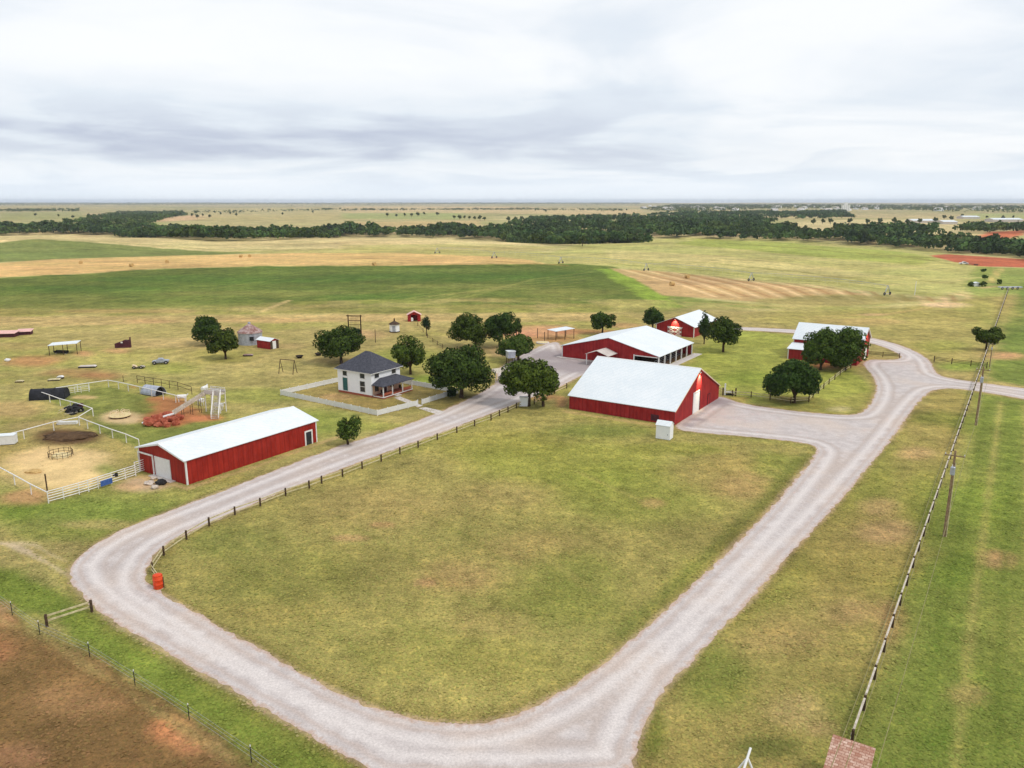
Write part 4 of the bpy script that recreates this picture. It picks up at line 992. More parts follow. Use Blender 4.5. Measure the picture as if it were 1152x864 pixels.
# ------------------------------------------------------------------ trees
def crown_arrays(rx, ry, rz, nlobe, nleaf, leaf, seed, shape='round'):
    rg = np.random.default_rng(seed)
    # lobes sit on and inside an ellipsoid; leaves sit on the skin of each lobe
    L = []
    while len(L) < nlobe:
        p = rg.normal(size=3); p /= np.linalg.norm(p)
        if p[2] < -0.75: continue
        r = rg.uniform(0.45, 0.82) if rg.random() < 0.75 else rg.uniform(0.0, 0.4)
        q = p * r
        if shape == 'tall': q[:2] *= (1.0 - 0.55 * max(q[2], 0))
        if shape == 'heart': q[0] *= 1.15; q[2] = q[2] * 0.7 + abs(q[0]) * 0.7 - 0.2
        if shape == 'flat' and q[2] < -0.35: q[2] = -0.35 + rg.uniform(-.1, .1)
        L.append((*q, rg.uniform(0.17, 0.37)))
    L = np.array(L)
    wts = L[:, 3] ** 2; wts /= wts.sum()
    k = rg.choice(len(L), size=nleaf, p=wts)
    d = rg.normal(size=(nleaf, 3)); d /= np.linalg.norm(d, axis=1)[:, None]
    rad = L[k, 3] * np.where(rg.random(nleaf) < 0.8, rg.uniform(0.82, 1.08, nleaf), rg.uniform(0.3, 0.9, nleaf))
    c = L[k, :3] + d * rad[:, None]
    nrm = d * 0.9 + c * 0.5 + rg.normal(size=(nleaf, 3)) * 0.55
    nrm /= np.linalg.norm(nrm, axis=1)[:, None]
    c = c * np.array([rx, ry, rz])
    up = rg.normal(size=(nleaf, 3))
    a = np.cross(nrm, up); a /= np.linalg.norm(a, axis=1)[:, None]
    b = np.cross(nrm, a)
    s = leaf * rg.uniform(0.6, 1.35, nleaf)[:, None]
    bend = nrm * s * rg.uniform(-0.3, 0.1, nleaf)[:, None]
    vs = np.stack([c - a * s - b * s * 0.15 + bend, c - b * s * 0.75, c + a * s + b * s * .1 + bend, c + b * s * 0.75], 1).reshape(-1, 3)
    return vs, np.arange(nleaf * 4).reshape(-1, 4)
def trunk_mesh(h0, rx, rz, zc, r0, seed):
    rg = random.Random(seed); mb = MB()
    top = zc + rz * 0.45
    mb.tube([(0, 0, -0.15), (0, 0, 0.1), (rg.uniform(-.1, .1), rg.uniform(-.1, .1), h0), (rg.uniform(-.2, .2), rg.uniform(-.2, .2), top)], [r0 * 1.5, r0 * 1.1, r0 * 0.85, r0 * 0.2], 8)
    for k in range(6):
        a = k * 1.05 + rg.uniform(-.3, .3); e = rg.uniform(0.45, 0.7)
        z1 = h0 * rg.uniform(0.75, 1.05)
        mb.tube([(0, 0, z1), (math.cos(a) * rx * e * 0.5, math.sin(a) * rx * e * 0.5, z1 + (zc - z1) * 0.6), (math.cos(a) * rx * e, math.sin(a) * rx * e, zc + rz * rg.uniform(-.1, .4))], [r0 * 0.5, r0 * 0.33, r0 * 0.08], 5)
    return mb
def tree(label, bx, by, x0, x1, y0, y1, kind='leaf', shape='round', seed=1, name='shade_tree', cat='tree', dens=1.0, leafk=1.0, group=None, depth=1.0):
    """trunk foot at (bx, by) in the photograph, crown spanning x0..x1 and y0..y1 there"""
    p = at(bx, by); s = ppm(p)
    y1 = y1 + 0.05 * (y1 - y0)
    rx = (x1 - x0) / 2 / s; rz = (y1 - y0) / 2 / s * 0.97
    zc = height_to(p, (y0 + y1) / 2); zc = max(zc, rz * 0.75)
    off = ((x0 + x1) / 2 - bx) / s
    t = thing(name, label, cat, p, 0, group)
    nleaf = int(np.clip(8200 * dens * (rx / 4.5) ** 1.2, 1500, 18000)); leaf = (0.26 if rx > 2.4 else 0.19) * leafk
    vs, q = crown_arrays(rx * 1.04, rx * 1.04 * depth, rz * 1.05, max(18, int(46 * dens)), nleaf, leaf, seed, shape)
    vs = vs + np.array([off, 0, zc])
    o = bpy.data.objects.new('crown', fast_mesh('crown', vs, q, MT[kind])); col.objects.link(o); o.parent = t
    trunk_mesh(max(0.6, zc - rz * 0.8), rx * 0.8, rz, zc, 0.055 * rx + 0.06, seed).build('trunk', 'bark', t)
    return t
tree('dark round shade tree left of its twin, beyond the play yard', 232, 388, 217, 251, 355, 385, seed=11)
tree('round shade tree with bare trunk in front of the grain bin', 254, 404, 233, 270, 370, 399, seed=12)
tree('broad shade tree right behind the farmhouse', 384, 409, 356, 410, 366, 404, seed=13, shape='flat')
tree('bushy mid green tree on the lawn right of the farmhouse', 462, 421, 440, 481, 379, 416, 'leaf_light', seed=14)
tree('biggest tree of the farm, between farmhouse garden and driveway', 519, 447, 481, 557, 385, 443, seed=15, dens=1.15)
tree('dark spreading tree left of the tall gappy one, beyond the driveway', 535, 391, 505, 549, 352, 388, seed=16)
tree('tall dark tree behind the spreading one, beyond the driveway', 562, 390, 544, 583, 346, 384, seed=17)
tree('narrow young tree touching the tall dark one', 581, 378, 576, 588, 357, 376, seed=18)
tree('flat topped tree by the white kiosk on the driveway', 583, 406, 559, 605, 375, 403, 'leaf_light', 'flat', seed=19)
tree('leafy tree at the driveway fence beside the white cabinet', 595, 457, 562, 613, 402, 447, 'leaf_light', seed=20, dens=1.2)
tree('leafy driveway tree nearest the front barn', 611, 457, 586, 633, 402, 447, 'leaf_light', seed=21, dens=1.2)
tree('small round tree beyond the arena barn roof, standing alone', 677.5, 376, 663, 693, 350, 371, seed=22)
tree('round dense tree left of the back barn gable', 734, 370, 722, 747, 345, 368, seed=23)
tree('narrow upright tree against the back barn side', 792, 387, 783, 800, 350, 386, seed=24, shape='tall')
tree('dark shade tree in the grass right of the back barn', 813.5, 396, 794, 833, 357, 389, seed=25)
tree('round dense tree on the paddock fence corner', 893, 453, 859, 919, 401, 449, seed=26, dens=1.5)
tree('left of the two trees hiding the side barn', 923, 416, 901, 948, 369, 415, 'leaf_light', seed=27, dens=1.3)
tree('right of the two trees hiding the side barn', 951, 416, 924, 975, 367, 415, 'leaf_light', seed=28, dens=1.3)
tree('heart shaped tree by the long pasture fence', 1109, 394, 1095, 1124, 367.5, 388, shape='heart', seed=29)
tree('slim dark evergreen by the small wire fence', 480, 378, 474, 485, 354, 373, 'needle', 'tall', seed=30, name='evergreen_tree', leafk=0.8)
tree('airy sapling on the grass by the driveway', 391.5, 500, 378, 410, 466, 495, 'leaf_light', seed=31, dens=0.55, name='sapling_tree')
tree('low dark shrub at the foot of the tall gateway', 400.5, 379, 396, 406, 367, 378, 'needle', seed=32, name='yard_shrub', cat='shrub')
tree('dark shrub by the gateway left post', 391, 380, 387, 396, 369, 380, 'needle', seed=33, name='yard_shrub', cat='shrub')
tree('low dark shrub under the biggest tree', 509, 446, 502, 514, 434, 446, 'needle', seed=34, name='yard_shrub', cat='shrub')

# ------------------------------------------------------------------ fences
def fence(name, label, pts, posts_every, post, rails, mat_post, mat_rail, cat='fence', rail=(0.05, 0.14), explicit=None, group=None, cap=0.0, round_=False, off=0.0):
    """pts: ground polyline; posts at explicit points or at even steps; rails: heights"""
    base = pts[0].copy(); base.z = 0
    t = thing(name, label, cat, base, 0, group)
    P = [p - base for p in pts]
    if explicit is None:
        Q = []
        for a, b in zip(P[:-1], P[1:]):
            n = max(1, round((b - a).length / posts_every))
            Q += [(a.lerp(b, k / n), (b - a)) for k in range(n)]
        Q.append((P[-1], P[-1] - P[-2]))
    else:
        E_ = [e - base for e in explicit]
        Q = [(e, (E_[min(i + 1, len(E_) - 1)] - E_[max(i - 1, 0)])) for i, e in enumerate(E_)]
        P = E_
    w_, h_ = post
    if round_: pm = MB().lathe([(w_ / 2, -0.1), (w_ / 2, h_ - 0.02), (w_ / 2 * 0.8, h_)], 8)
    else: pm = MB().box(-w_ / 2, w_ / 2, -w_ / 2, w_ / 2, -0.1, h_)
    first = None
    for i, (q, d) in enumerate(Q):
        a = math.atan2(d.y, d.x)
        if first is None: p = first = pm.build('post', mat_post, t)
        else: p = first.copy(); col.objects.link(p); p.parent = t
        p.location = q; p.rotation_euler = (0, 0, a)
    for k, z in enumerate(rails):
        mb = MB()
        for a, b in zip(P[:-1], P[1:]):
            n = Vector((-(b - a).y, (b - a).x, 0)).normalized() * off
            zz = Vector((0, 0, z + 0.001 * k))
            if round_: mb.tube([a + zz + n, b + zz + n], rail[0] / 2, 6)
            else:
                g = (b - a).normalized() * 0.012
                mb.beam(a + zz + n + g, b + zz + n - g, rail[0], rail[1])
        mb.build('rail', mat_rail, t)
    return t
G_ = lambda L: [at(*p) for p in L]
# brown post and rail along the driveway
dr = [(184, 661), (172, 644), (184.5, 625), (210, 607), (235.5, 592), (264.5, 579.5), (293, 569.5), (321.5, 558), (348, 549.5), (362, 544), (385.5, 536.5), (407.5, 527.5), (429, 519.5), (450, 511), (470.5, 503.5), (492, 495), (514, 487), (534, 479.5), (552.5, 473), (562, 468), (571.5, 464), (581, 459.5), (590, 456)]
fence('rail_fence', 'brown post and rail fence running along the driveway lawn edge', G_(dr), 4, (0.17, 1.2), (0.42, 0.92), 'wood_dark', 'wood_tan', explicit=G_(dr), rail=(0.05, 0.15), off=0.11)
d2 = [(601, 455), (612, 450), (624, 443), (637.5, 437)]
fence('rail_fence', 'short run of brown rail fence under the two driveway trees', G_(d2), 4, (0.16, 1.2), (0.42, 0.92), 'wood_dark', 'cream', explicit=G_(d2), rail=(0.05, 0.15), off=0.11)
d3 = [(53, 705), (103.5, 688.5)]
fence('rail_fence', 'stub of brown rail fence at the green verge, lone pair of posts', G_(d3), 4, (0.22, 1.3), (0.55, 1.05), 'wood_dark', 'wood_tan', explicit=G_(d3), rail=(0.06, 0.18), off=0.14)
d4 = [(807, 441.5), (823.9, 445.8), (844.9, 447.3), (866.2, 450.0), (889.4, 453.8), (909.8, 452.5), (914.5, 447.5), (920.8, 443.0), (926.5, 437.5), (932.5, 432.5), (939, 427.5), (945, 422.5), (951, 418), (957, 414.5)]
fence('rail_fence', 'brown paddock fence that turns a corner under the round dense tree', G_(d4), 4, (0.17, 1.35), (0.5, 1.0), 'wood_dark', 'wood_tan', explicit=G_(d4), rail=(0.05, 0.15), off=0.11)
d5 = [(974, 400), (993, 401.7), (1011.7, 403)]
fence('rail_fence', 'brown rail fence between the side barn and loop road', G_(d5), 4, (0.17, 1.4), (0.5, 0.8, 1.15), 'wood_dark', 'wood_dark', explicit=G_(d5), rail=(0.05, 0.12), off=0.1)
d6 = [(1050.8, 406.8), (1070.5, 409.5), (1092, 412), (1110, 414)]
fence('rail_fence', 'brown rail fence from the loop road to the long pasture fence', G_(d6), 4, (0.18, 1.5), (0.5, 0.85, 1.2), 'wood_dark', 'wood_dark', explicit=G_(d6), rail=(0.05, 0.10), off=0.1)
# long pale-topped pasture fence, dead straight
A = Vector((25.6, 51.2, 0)); B = Vector((229.5, 362.0, 0)); du = (B - A).normalized()
Lf = (B - A).length
ex = [A + du * (Lf * k / 74) for k in range(75)]
fence('pasture_fence', 'long straight plank fence with pale weathered top boards, on the right', [A, B], 5, (0.2, 1.38), (0.45, 0.85), 'wood_dark', 'wood_grey', explicit=ex, rail=(0.05, 0.16), off=0.13)
cb = thing('fence_cap_board', '', 'board')
bpy.data.objects.remove(cb)
root = [o for o in col.objects if o.name.startswith('pasture_fence')][0]
mb = MB()
for k in range(74):
    a = ex[k] - A; b = ex[k + 1] - A
    g = du * 0.10; jz = 1.27 + 0.02 * ((k * 7) % 3)
    mb.beam(a + g * (3 + (k * 5) % 4) + Vector((0, 0, jz)), b - g * 2.5 + Vector((0, 0, jz)), 0.14, 0.06)
mb.build('cap_board', 'wood_grey', root)
# white pipe corrals
c1 = [(89.4, 478.5), (60.8, 484.3), (27.4, 493.8), (0, 501), (-34, 511), (-30, 519), (-5, 533.5), (17, 545.6), (35.6, 556.3), (54.7, 566)]
fence('pipe_fence', 'white single rail pipe fence around the sandy pen', G_(c1), 4, (0.15, 1.6), (1.57,), 'pipe_white', 'pipe_white', explicit=G_(c1), rail=(0.16, 0.16), round_=True)
c2 = [(89.4, 478.5), (99, 482.5), (112.8, 487.7), (127, 493), (142.4, 498.2), (157, 504.5)]
fence('pipe_fence', 'white pipe fence from the pen corner down to the long shed', G_(c2), 4, (0.15, 1.6), (1.57,), 'pipe_white', 'pipe_white', explicit=G_(c2), rail=(0.16, 0.16), round_=True)
c3 = [(89.6, 478.0), (105, 468.3), (91, 463.2), (80, 460.2), (68.2, 457), (56.4, 452.5), (45, 448.5), (63.4, 444.6), (76.4, 442.5), (87.7, 440.7), (100.7, 438.8), (122.4, 435.5), (133.7, 437.6), (144.6, 440), (158, 443.2), (171, 446.3), (184, 449.5), (198, 453), (210, 456.5)]
fence('pipe_fence', 'white pipe fence around the green pen with the slide', G_(c3), 4, (0.15, 1.6), (1.57,), 'pipe_white', 'pipe_white', explicit=G_(c3), rail=(0.16, 0.16), round_=True)
c4 = [(54.9, 566.2), (72, 561.5), (89.4, 556.5), (100, 553.3), (111, 549.6), (126, 544.6), (141.5, 539.5), (153, 535.8)]
fence('panel_fence', 'white five rail panel fence on the front of the sandy pen', G_(c4), 4, (0.13, 1.75), (0.3, 0.66, 1.02, 1.38, 1.7), 'pipe_white', 'pipe_white', explicit=G_(c4), rail=(0.12, 0.12), round_=True)
c5 = [(152.5, 534), (166, 529.5)]
fence('pen_gate', 'white tall livestock gate standing at the long shed doorway', G_(c5), 4, (0.13, 2.0), (0.3, 0.62, 0.94, 1.26, 1.58, 1.92), 'pipe_white', 'pipe_white', cat='gate', explicit=G_(c5), rail=(0.12, 0.12), round_=True)
c6 = [(64.5, 446), (71, 445.2), (77.5, 444.2), (84.5, 443), (91.5, 442), (100.3, 440.8)]
fence('pen_gate', 'white cross rail gate panels beside the black netting tunnel', G_(c6), 4, (0.10, 1.5), (0.4, 0.8, 1.2, 1.46), 'pipe_white', 'pipe_white', cat='gate', explicit=G_(c6), rail=(0.07, 0.07), round_=True)
c7 = [(154.7, 431), (163.5, 432.4), (173, 434), (182, 435.4), (191, 437), (200.4, 438.6), (216, 444)]
fence('pipe_fence', 'dark brown pipe fence behind the steel culvert hut', G_(c7), 4, (0.12, 1.75), (0.9, 1.72), 'wood_dark', 'wood_dark', explicit=G_(c7), rail=(0.10, 0.10), round_=True)
c8 = [(470, 367), (476, 374), (481, 380), (487, 385), (492, 388.5), (498, 392.5)]
fence('wire_fence', 'low grey post and wire fence by the slim evergreen', G_(c8), 4, (0.14, 1.3), (0.5, 1.0), 'wood_dark', 'wood_dark', explicit=G_(c8), rail=(0.05, 0.05))
c9 = [(576, 383), (586, 381), (604.5, 379), (603, 385)]
# white vinyl fence round the house garden
A0 = at(316, 444.5); B0 = at(424.5, 467.8)
D0 = at(515, 442.5); E0 = A0 + (D0 - B0)
g1 = at(470, 456.3); g2 = at(474.8, 455.2)
def picket(label, pts):
    t = thing('vinyl_fence', label, 'fence', pts[0])
    P = [p - pts[0] for p in pts]
    first = None
    pm = MB().box(-0.07, 0.07, -0.07, 0.07, 0, 1.22)
    sl = MB(); rl = MB()
    for a, b in zip(P[:-1], P[1:]):
        L = (b - a).length; d = (b - a) / L; n = max(1, round(L / 2.4))
        for k in range(n + (1 if b is P[-1] else 0)):
            q = a.lerp(b, k / n)
            if first is None: p = first = pm.build('post', 'white', t)
            else: p = first.copy(); col.objects.link(p); p.parent = t
            p.location = q; p.rotation_euler = (0, 0, math.atan2(d.y, d.x))
        m = int(L / 0.17)
        for k in range(m):
            q = a + d * (0.17 * (k + 0.5))
            sl.beam(q + d * -0.076 + Vector((0, 0, 0.6)), q + d * 0.076 + Vector((0, 0, 0.6)), 0.025, 1.02)
        nn = Vector((-d.y, d.x, 0)) * 0.035
        for z in (0.2, 0.98): rl.beam(a + nn + Vector((0, 0, z)), b + nn + Vector((0, 0, z)), 0.04, 0.09)
    sl.build('picket_panel', 'white', t); rl.build('rail', 'white', t)
picket('white picket fence on the left and front of the farmhouse garden', [E0, A0, B0, g1])
picket('white picket fence on the tree side of the farmhouse garden', [g2, D0, E0 + (D0 - E0) * 0.02])
# T-post wire fence along the ploughed field
tp = [(-18, 668), (14, 692), (45, 714), (101, 739), (152, 771), (213, 810), (283, 858), (330, 893)]
t = thing('wire_fence', 'thin steel post wire fence along the ploughed field margin', 'fence', at(*tp[0]))
P = [at(*q) - at(*tp[0]) for q in tp]; first = None
for q in P:
    if first is None:
        p = first = MB().box(-0.03, 0.03, -0.02, 0.02, -0.1, 1.35).build('post', 'dark', t)
        MB().box(-0.035, 0.035, -0.025, 0.025, 1.352, 1.5).build('post_tip', 'white', p)
    else:
        p = first.copy(); col.objects.link(p); p.parent = t
        for ch in list(first.children): c = ch.copy(); col.objects.link(c); c.parent = p
    p.location = q
mb = MB()
for a, b in zip(P[:-1], P[1:]):
    for z in (0.5, 0.9, 1.25): mb.tube([a + Vector((0, 0, z)), b + Vector((0, 0, z))], 0.008, 4)
mb.build('strand', 'steel', t)

# ------------------------------------------------------------------ power line
Q1 = at(1062, 603.5); step = du * 58.3
poles = [Q1 - step * 1.42, Q1, Q1 + step, at(1113, 413)]
pl = thing('utility_pole', 'wooden utility pole with transformer standing by the pasture fence, nearest the camera', 'utility pole', poles[1], math.atan2(du.y, du.x), 'utility poles along the pasture fence')
MB().tube([(0, 0, -0.2), (0, 0, 11.0)], [0.17, 0.12], 10).build('pole', 'wood_pole', pl)
ca = MB().box(-0.06, 0.06, -1.1, 1.1, 10.3, 10.42).build('crossarm', 'wood_pole', pl)
mb = MB()
for yy in (-1.0, 0.4, 1.0): mb.lathe([(0.05, 10.442), (0.08, 10.5), (0.04, 10.62)], 8, (0, yy, 0))
mb.build('insulator', 'white', ca)
tr = MB().lathe([(0.24, 8.1), (0.27, 8.15), (0.27, 9.05), (0.2, 9.12)], 14, (-0.45, 0.0, 0)).build('transformer', 'steel', pl)
MB().lathe([(0.05, 9.122), (0.03, 9.4)], 8, (-0.45, 0.1, 0)).build('bushing', 'white', tr)
MB().tube([(-0.05, -0.24, 0), (-0.03, -0.19, 9.5)], 0.06, 6).build('conduit', 'wood_tan', pl)
dup(pl, poles[0], math.atan2(du.y, du.x), 'wooden utility pole out beside the shingled hut')
dup(pl, poles[2], math.atan2(du.y, du.x), 'wooden utility pole with white transformer beside the side road')
dup(pl, poles[3], math.atan2(du.y, du.x), 'short dead end pole by the heart shaped tree', (0.8, 0.6, 0.55))
br = MB()
perp = Vector((-du.y, du.x, 0))
for k, (yy, zz) in enumerate(((-1.05, 10.6), (0.4, 10.6), (1.05, 10.6))):
    mb = MB()
    for a, b, za, zb in zip(poles[:-1], poles[1:], (zz, zz, zz), (zz, zz, zz * 0.55)):
        pts = []
        for i in range(13):
            f = i / 12; p = a.lerp(b, f) + perp * yy * (1 if zb > 6 else 1 - 0.4 * f); p.z = za + (zb - za) * f - 1.1 * 4 * f * (1 - f); pts.append(p)
        mb.tube(pts, 0.022, 5, cap=False)
    tag(mb.build('power_wire', 'wire'), 'thin overhead wire strung along the pasture fence poles', 'wire', 'overhead wires')

# ------------------------------------------------------------------ small buildings and things of the yard
def on(px, py, rz=PHI): return at(px, py), rz
# grain bin
p = at(282, 386.5)
t = thing('grain_bin', 'round galvanised grain bin with rusty cone roof', 'grain bin', p)
MB().lathe([(3.35, 0), (3.35, 3.4)], 28).build('wall', 'steel', t, False)
MB().lathe([(3.55, 3.35), (3.3, 3.75), (0.4, 5.75)], 28).build('roof', 'rust', t)
MB().lathe([(0.4, 5.752), (0.4, 6.15), (0.1, 6.3)], 12).build('roof_cap', 'steel', t)
d = MB().box(0.95, 2.05, -3.40, -3.12, 1.4, 2.5).build('door', 'dark', t)
# red shed beside the bin
p = at(304.5, 393.2)
t = thing('yard_shed', 'small red shed with white roof beside the grain bin', 'shed', p, PHI)
MB().prism([(0, 0), (2.9, 0), (2.9, 2.3), (1.45, 2.9), (0, 2.3)], 0, 5.6, 'y').build('wall', 'rust', t)
bpy.context.view_layer.update()
t.children[0].data.materials[0] = MT['barn_red']
mb = MB(); chevron(mb, 0, 2.9, 2.3, 2.9, -0.2, 5.8, 0.25, 0.07, 'y'); mb.build('roof', 'roof_white', t)
MB().box(-0.01, 2.91, -0.03, -0.003, 0, 2.28).build('gable_panel', 'wood_dark', t)
d = MB().box(0.75, 1.9, -0.09, -0.031, 0.05, 2.2).build('door', 'white', t)
# pale gazebo
p = at(444, 373.5)
t = thing('gazebo_shed', 'little white six sided garden shed with dark finial roof', 'shed', p)
MB().lathe([(1.55, 0.3), (1.55, 2.5)], 6).build('wall', 'house_white', t)
MB().lathe([(1.95, 2.502), (1.2, 3.0), (0.25, 3.5), (0.2, 4.2), (0.05, 4.4)], 6).build('roof', 'wood_dark', t)
MB().lathe([(1.7, 0), (1.7, 0.298)], 6).build('base', 'wood_dark', t)
d = MB().box(-0.45, 0.45, -1.42, -1.36, 0.32, 2.1).build('door', 'steel', t)
# far red shed
p = at(466, 361)
t = thing('loafing_shed', 'small red shed with faded pink roof and open dark front', 'shed', p, R_(8))
mb = MB()
mb.box(-2.2, -1.1, -1.6, -1.45, 0, 2.3).box(1.1, 2.2, -1.6, -1.45, 0, 2.3).box(-2.2, -2.05, -1.45, 1.6, 0, 2.3).box(2.05, 2.2, -1.45, 1.6, 0, 2.3).box(-2.05, 2.05, 1.45, 1.6, 0, 2.3)
mb.prism([(-2.2, 2.3), (2.2, 2.3), (0, 3.4)], -1.6, -1.45, 'y'); mb.prism([(-2.2, 2.3), (2.2, 2.3), (0, 3.4)], 1.45, 1.6, 'y')
mb.build('wall', 'barn_red', t)
mb = MB(); chevron(mb, -2.2, 2.2, 2.3, 3.4, -1.8, 1.8, 0.3, 0.07, 'y'); mb.build('roof', 'pink_roof', t)
w2 = thing('feed_tank', 'white tank standing before the small red shed', 'tank', at(463, 361.5))
MB().lathe([(0.5, 0.05), (0.62, 0.15), (0.62, 1.1), (0.3, 1.35)], 12).build('body', 'white', w2); MB().lathe([(0.15, 1.352), (0.15, 1.45)], 8).build('cap', 'dark', w2)
# gateway
p = at(399.5, 378.5)
t = thing('ranch_gateway', 'tall dark timber gateway with two crossbars beyond the farmhouse', 'gateway', p, R_(-4))
ps = MB().tube([(0, 0, -0.1), (0, 0, 6.6)], [0.22, 0.18], 8)
a = ps.build('post', 'wood_dark', t); a.location = (-1.9, 0, 0)
b = a.copy(); col.objects.link(b); b.parent = t; b.location = (1.9, 0, 0)
MB().beam((-2.4, -0.24, 6.3), (2.4, -0.24, 6.3), 0.16, 0.25).build('crossbar', 'wood_dark', t)
MB().beam((-2.0, -0.24, 4.9), (2.0, -0.24, 4.9), 0.12, 0.16).build('crossbar', 'wood_dark', t)
for zz_ in (1.2, 2.4, 3.7): MB().beam((-1.9, -0.2, zz_), (1.9, -0.2, zz_), 0.08, 0.12).build('crossbar', 'wood_dark', t)
mb = MB()
for k in range(7): mb.tube([(-1.2 + 0.4 * k, -0.2, 0.2), (-1.2 + 0.4 * k, -0.24, 6.2)], 0.055, 5)
mb.build('hanging_rope', 'wood_pole', t)
def post(label, px, py, h, r=0.09, mat='wood_dark', name='lone_post'):
    o = MB().lathe([(r, -0.1), (r, h - 0.05), (r * 0.7, h)], 8).build(name, mat); o.location = at(px, py); tag(o, label, 'post'); return o
post('single dark post in the grass right of the tall gateway', 422.5, 385.5, 3.9)
post('tall dark post in the front corner of the sandy pen', 53.2, 552, 2.5, 0.1)
post('thin dark post behind the green pen fence', 139, 430, 1.6, 0.06)
# shade shelters
def shelter(label, px, py, lx, ly, h, rz, n, roof='roof_white', pm='wood_dark'):
    t = thing('shade_shelter', label, 'shelter', at(px, py), rz)
    MB().prism([(-lx / 2 - .2, h), (lx / 2 + .2, h + 0.3), (lx / 2 + .2, h + 0.4), (-lx / 2 - .2, h + 0.1)], -ly / 2 - .2, ly / 2 + .2, 'y').build('roof', roof, t)
    first = None
    for i in range(n):
        for s in (-1, 1):
            x = -lx / 2 + lx * i / (n - 1)
            if first is None: q = first = MB().box(-.07, .07, -.07, .07, -0.1, h + 0.01).build('post', pm, t)
            else: q = first.copy(); col.objects.link(q); q.parent = t
            q.location = (x, s * ly / 2, 0)
            q.scale = (1, 1, 1 + 0.3 / h * i / (n - 1))
    return t
shelter('open flat roofed shelter with white top in the left pasture', 74, 397.5, 6.6, 4.6, 2.6, PHI - R_(40), 3)
shelter('open flat roofed shelter with white top by the arena barn', 631, 381, 6.6, 4.0, 2.7, PHI - R_(24), 3, 'roof_white')
for q, h_, lb in (((604.7, 380.5), 3.0, 'left tall corral post near the white shelter'), ((612.5, 383.5), 2.7, 'right tall corral post near the white shelter')):
    post(lb, *q, h_, 0.1)
p = at(610.5, 386); t = thing('concrete_pad', 'pale round trough pad beside the arena driveway', 'pad', p)
MB().lathe([(1.9, 0), (1.9, 0.28), (1.6, 0.3)], 20).build('rim', 'concrete', t); MB().lathe([(1.55, 0.31), (1.5, 0.33)], 20).build('fill', 'straw_hay', t)
p = at(69, 398); t = thing('hay_feeder', 'long dark feed trough under the pasture shelter', 'trough', p, R_(-12))
MB().prism([(-0.6, 0.9), (-0.3, 0.25), (0.3, 0.25), (0.6, 0.9), (0.5, 0.9), (0.25, 0.35), (-0.25, 0.35), (-0.5, 0.9)], -2.0, 2.0, 'x').build('body', 'dark', t)
MB().box(-1.6, -1.5, -0.3, 0.3, 0, 0.248).box(1.5, 1.6, -0.3, 0.3, 0, 0.248).build('leg', 'wood_grey', t)
# maroon slab ramp
p = at(139, 391); t = thing('loading_ramp', 'dark maroon metal loading ramp alone in the left pasture', 'ramp', p, R_(10))
MB().prism([(-2.1, 0), (2.0, 0), (2.0, 2.5), (1.4, 2.1), (0.6, 2.2), (-0.6, 1.7), (-2.1, 1.2)], -0.5, 0.5, 'y').build('body', 'maroon', t)
MB().box(1.85, 2.0, -0.5, 0.5, 2.502, 2.9).build('stop_board', 'maroon', t)
MB().box(-0.45, 0.05, -0.56, -0.503, 1.35, 1.75).build('marker', 'white', t)
# wagon / trailer with grey body
def wheels(t, spots, r, w_=0.16):
    first = None
    for (x, y) in spots:
        if first is None:
            q = first = MB().ring(r * 0.72, r * 0.28, 16, 6, axis='y').build('wheel', 'dark', t)
            MB().ring(r * 0.22, r * 0.2, 10, 4, axis='y').build('hub', 'concrete', q)
        else:
            q = first.copy(); col.objects.link(q); q.parent = t
            for ch in list(first.children): c = ch.copy(); col.objects.link(c); c.parent = q
        q.location = (x, y, r)
p = at(181, 409.5); t = thing('farm_wagon', 'grey bodied wagon with black wheels in the yard', 'wagon', p, R_(14))
MB().prism([(-1.9, 0.55), (1.9, 0.55), (2.0, 0.95), (1.3, 1.05), (-1.3, 1.0), (-1.9, 0.85)], -0.75, 0.75, 'y').build('body', 'steel', t)
MB().prism([(-1.0, 1.02), (0.9, 1.06), (0.5, 1.5), (-0.5, 1.5)], -0.6, 0.6, 'y').build('cover', 'steel', t)
MB().box(-1.7, 1.7, -0.6, 0.6, 0.35, 0.54).build('chassis', 'dark', t)
wheels(t, ((-1.35, -0.85), (1.35, -0.85), (-1.35, 0.85), (1.35, 0.85)), 0.46)
p = at(156, 414.5); t = thing('go_kart', 'low open black go kart with pale seat beside the wagon', 'go kart', p, R_(10))
MB().box(-1.4, 1.5, -0.5, 0.5, 0.28, 0.42).build('chassis', 'dark', t)
MB().prism([(-1.3, 0.422), (-0.3, 0.422), (-0.6, 0.8), (-1.3, 1.0)], -0.4, 0.4, 'y').build('seat', 'cream', t)
MB().prism([(0.3, 0.422), (1.5, 0.422), (1.3, 0.62), (0.5, 0.75)], -0.35, 0.35, 'y').build('hood', 'wood_grey', t)
wheels(t, ((-0.9, -0.62), (0.7, -0.62), (-0.9, 0.62), (0.7, 0.62)), 0.36)
def slab(label, px, py, lx, ly, z, rz, top, body='dark', name='tarp_cover'):
    t = thing(name, label, 'cover', at(px, py), rz)
    MB().box(-lx / 2, lx / 2, -ly / 2, ly / 2, 0, z * 0.6).build('base', body, t)
    MB().prism([(-lx / 2 - .1, z * 0.6 + .003), (lx / 2 + .1, z * 0.6 + .003), (lx / 2 - .3, z), (-lx / 2 + .2, z * 0.9)], -ly / 2 - .1, ly / 2 + .1, 'y').build('lid', top, t)
slab('pale flat lid over a dark box standing in for its shadow in the left pasture', 98.5, 413.5, 3.9, 1.2, 0.55, R_(10), 'concrete')  # the dark base is the board's shadow built as a box
slab('pale flat lid over a dark pit near the tyre heap', 61, 428, 2.4, 1.2, 0.4, R_(16), 'wood_tan')
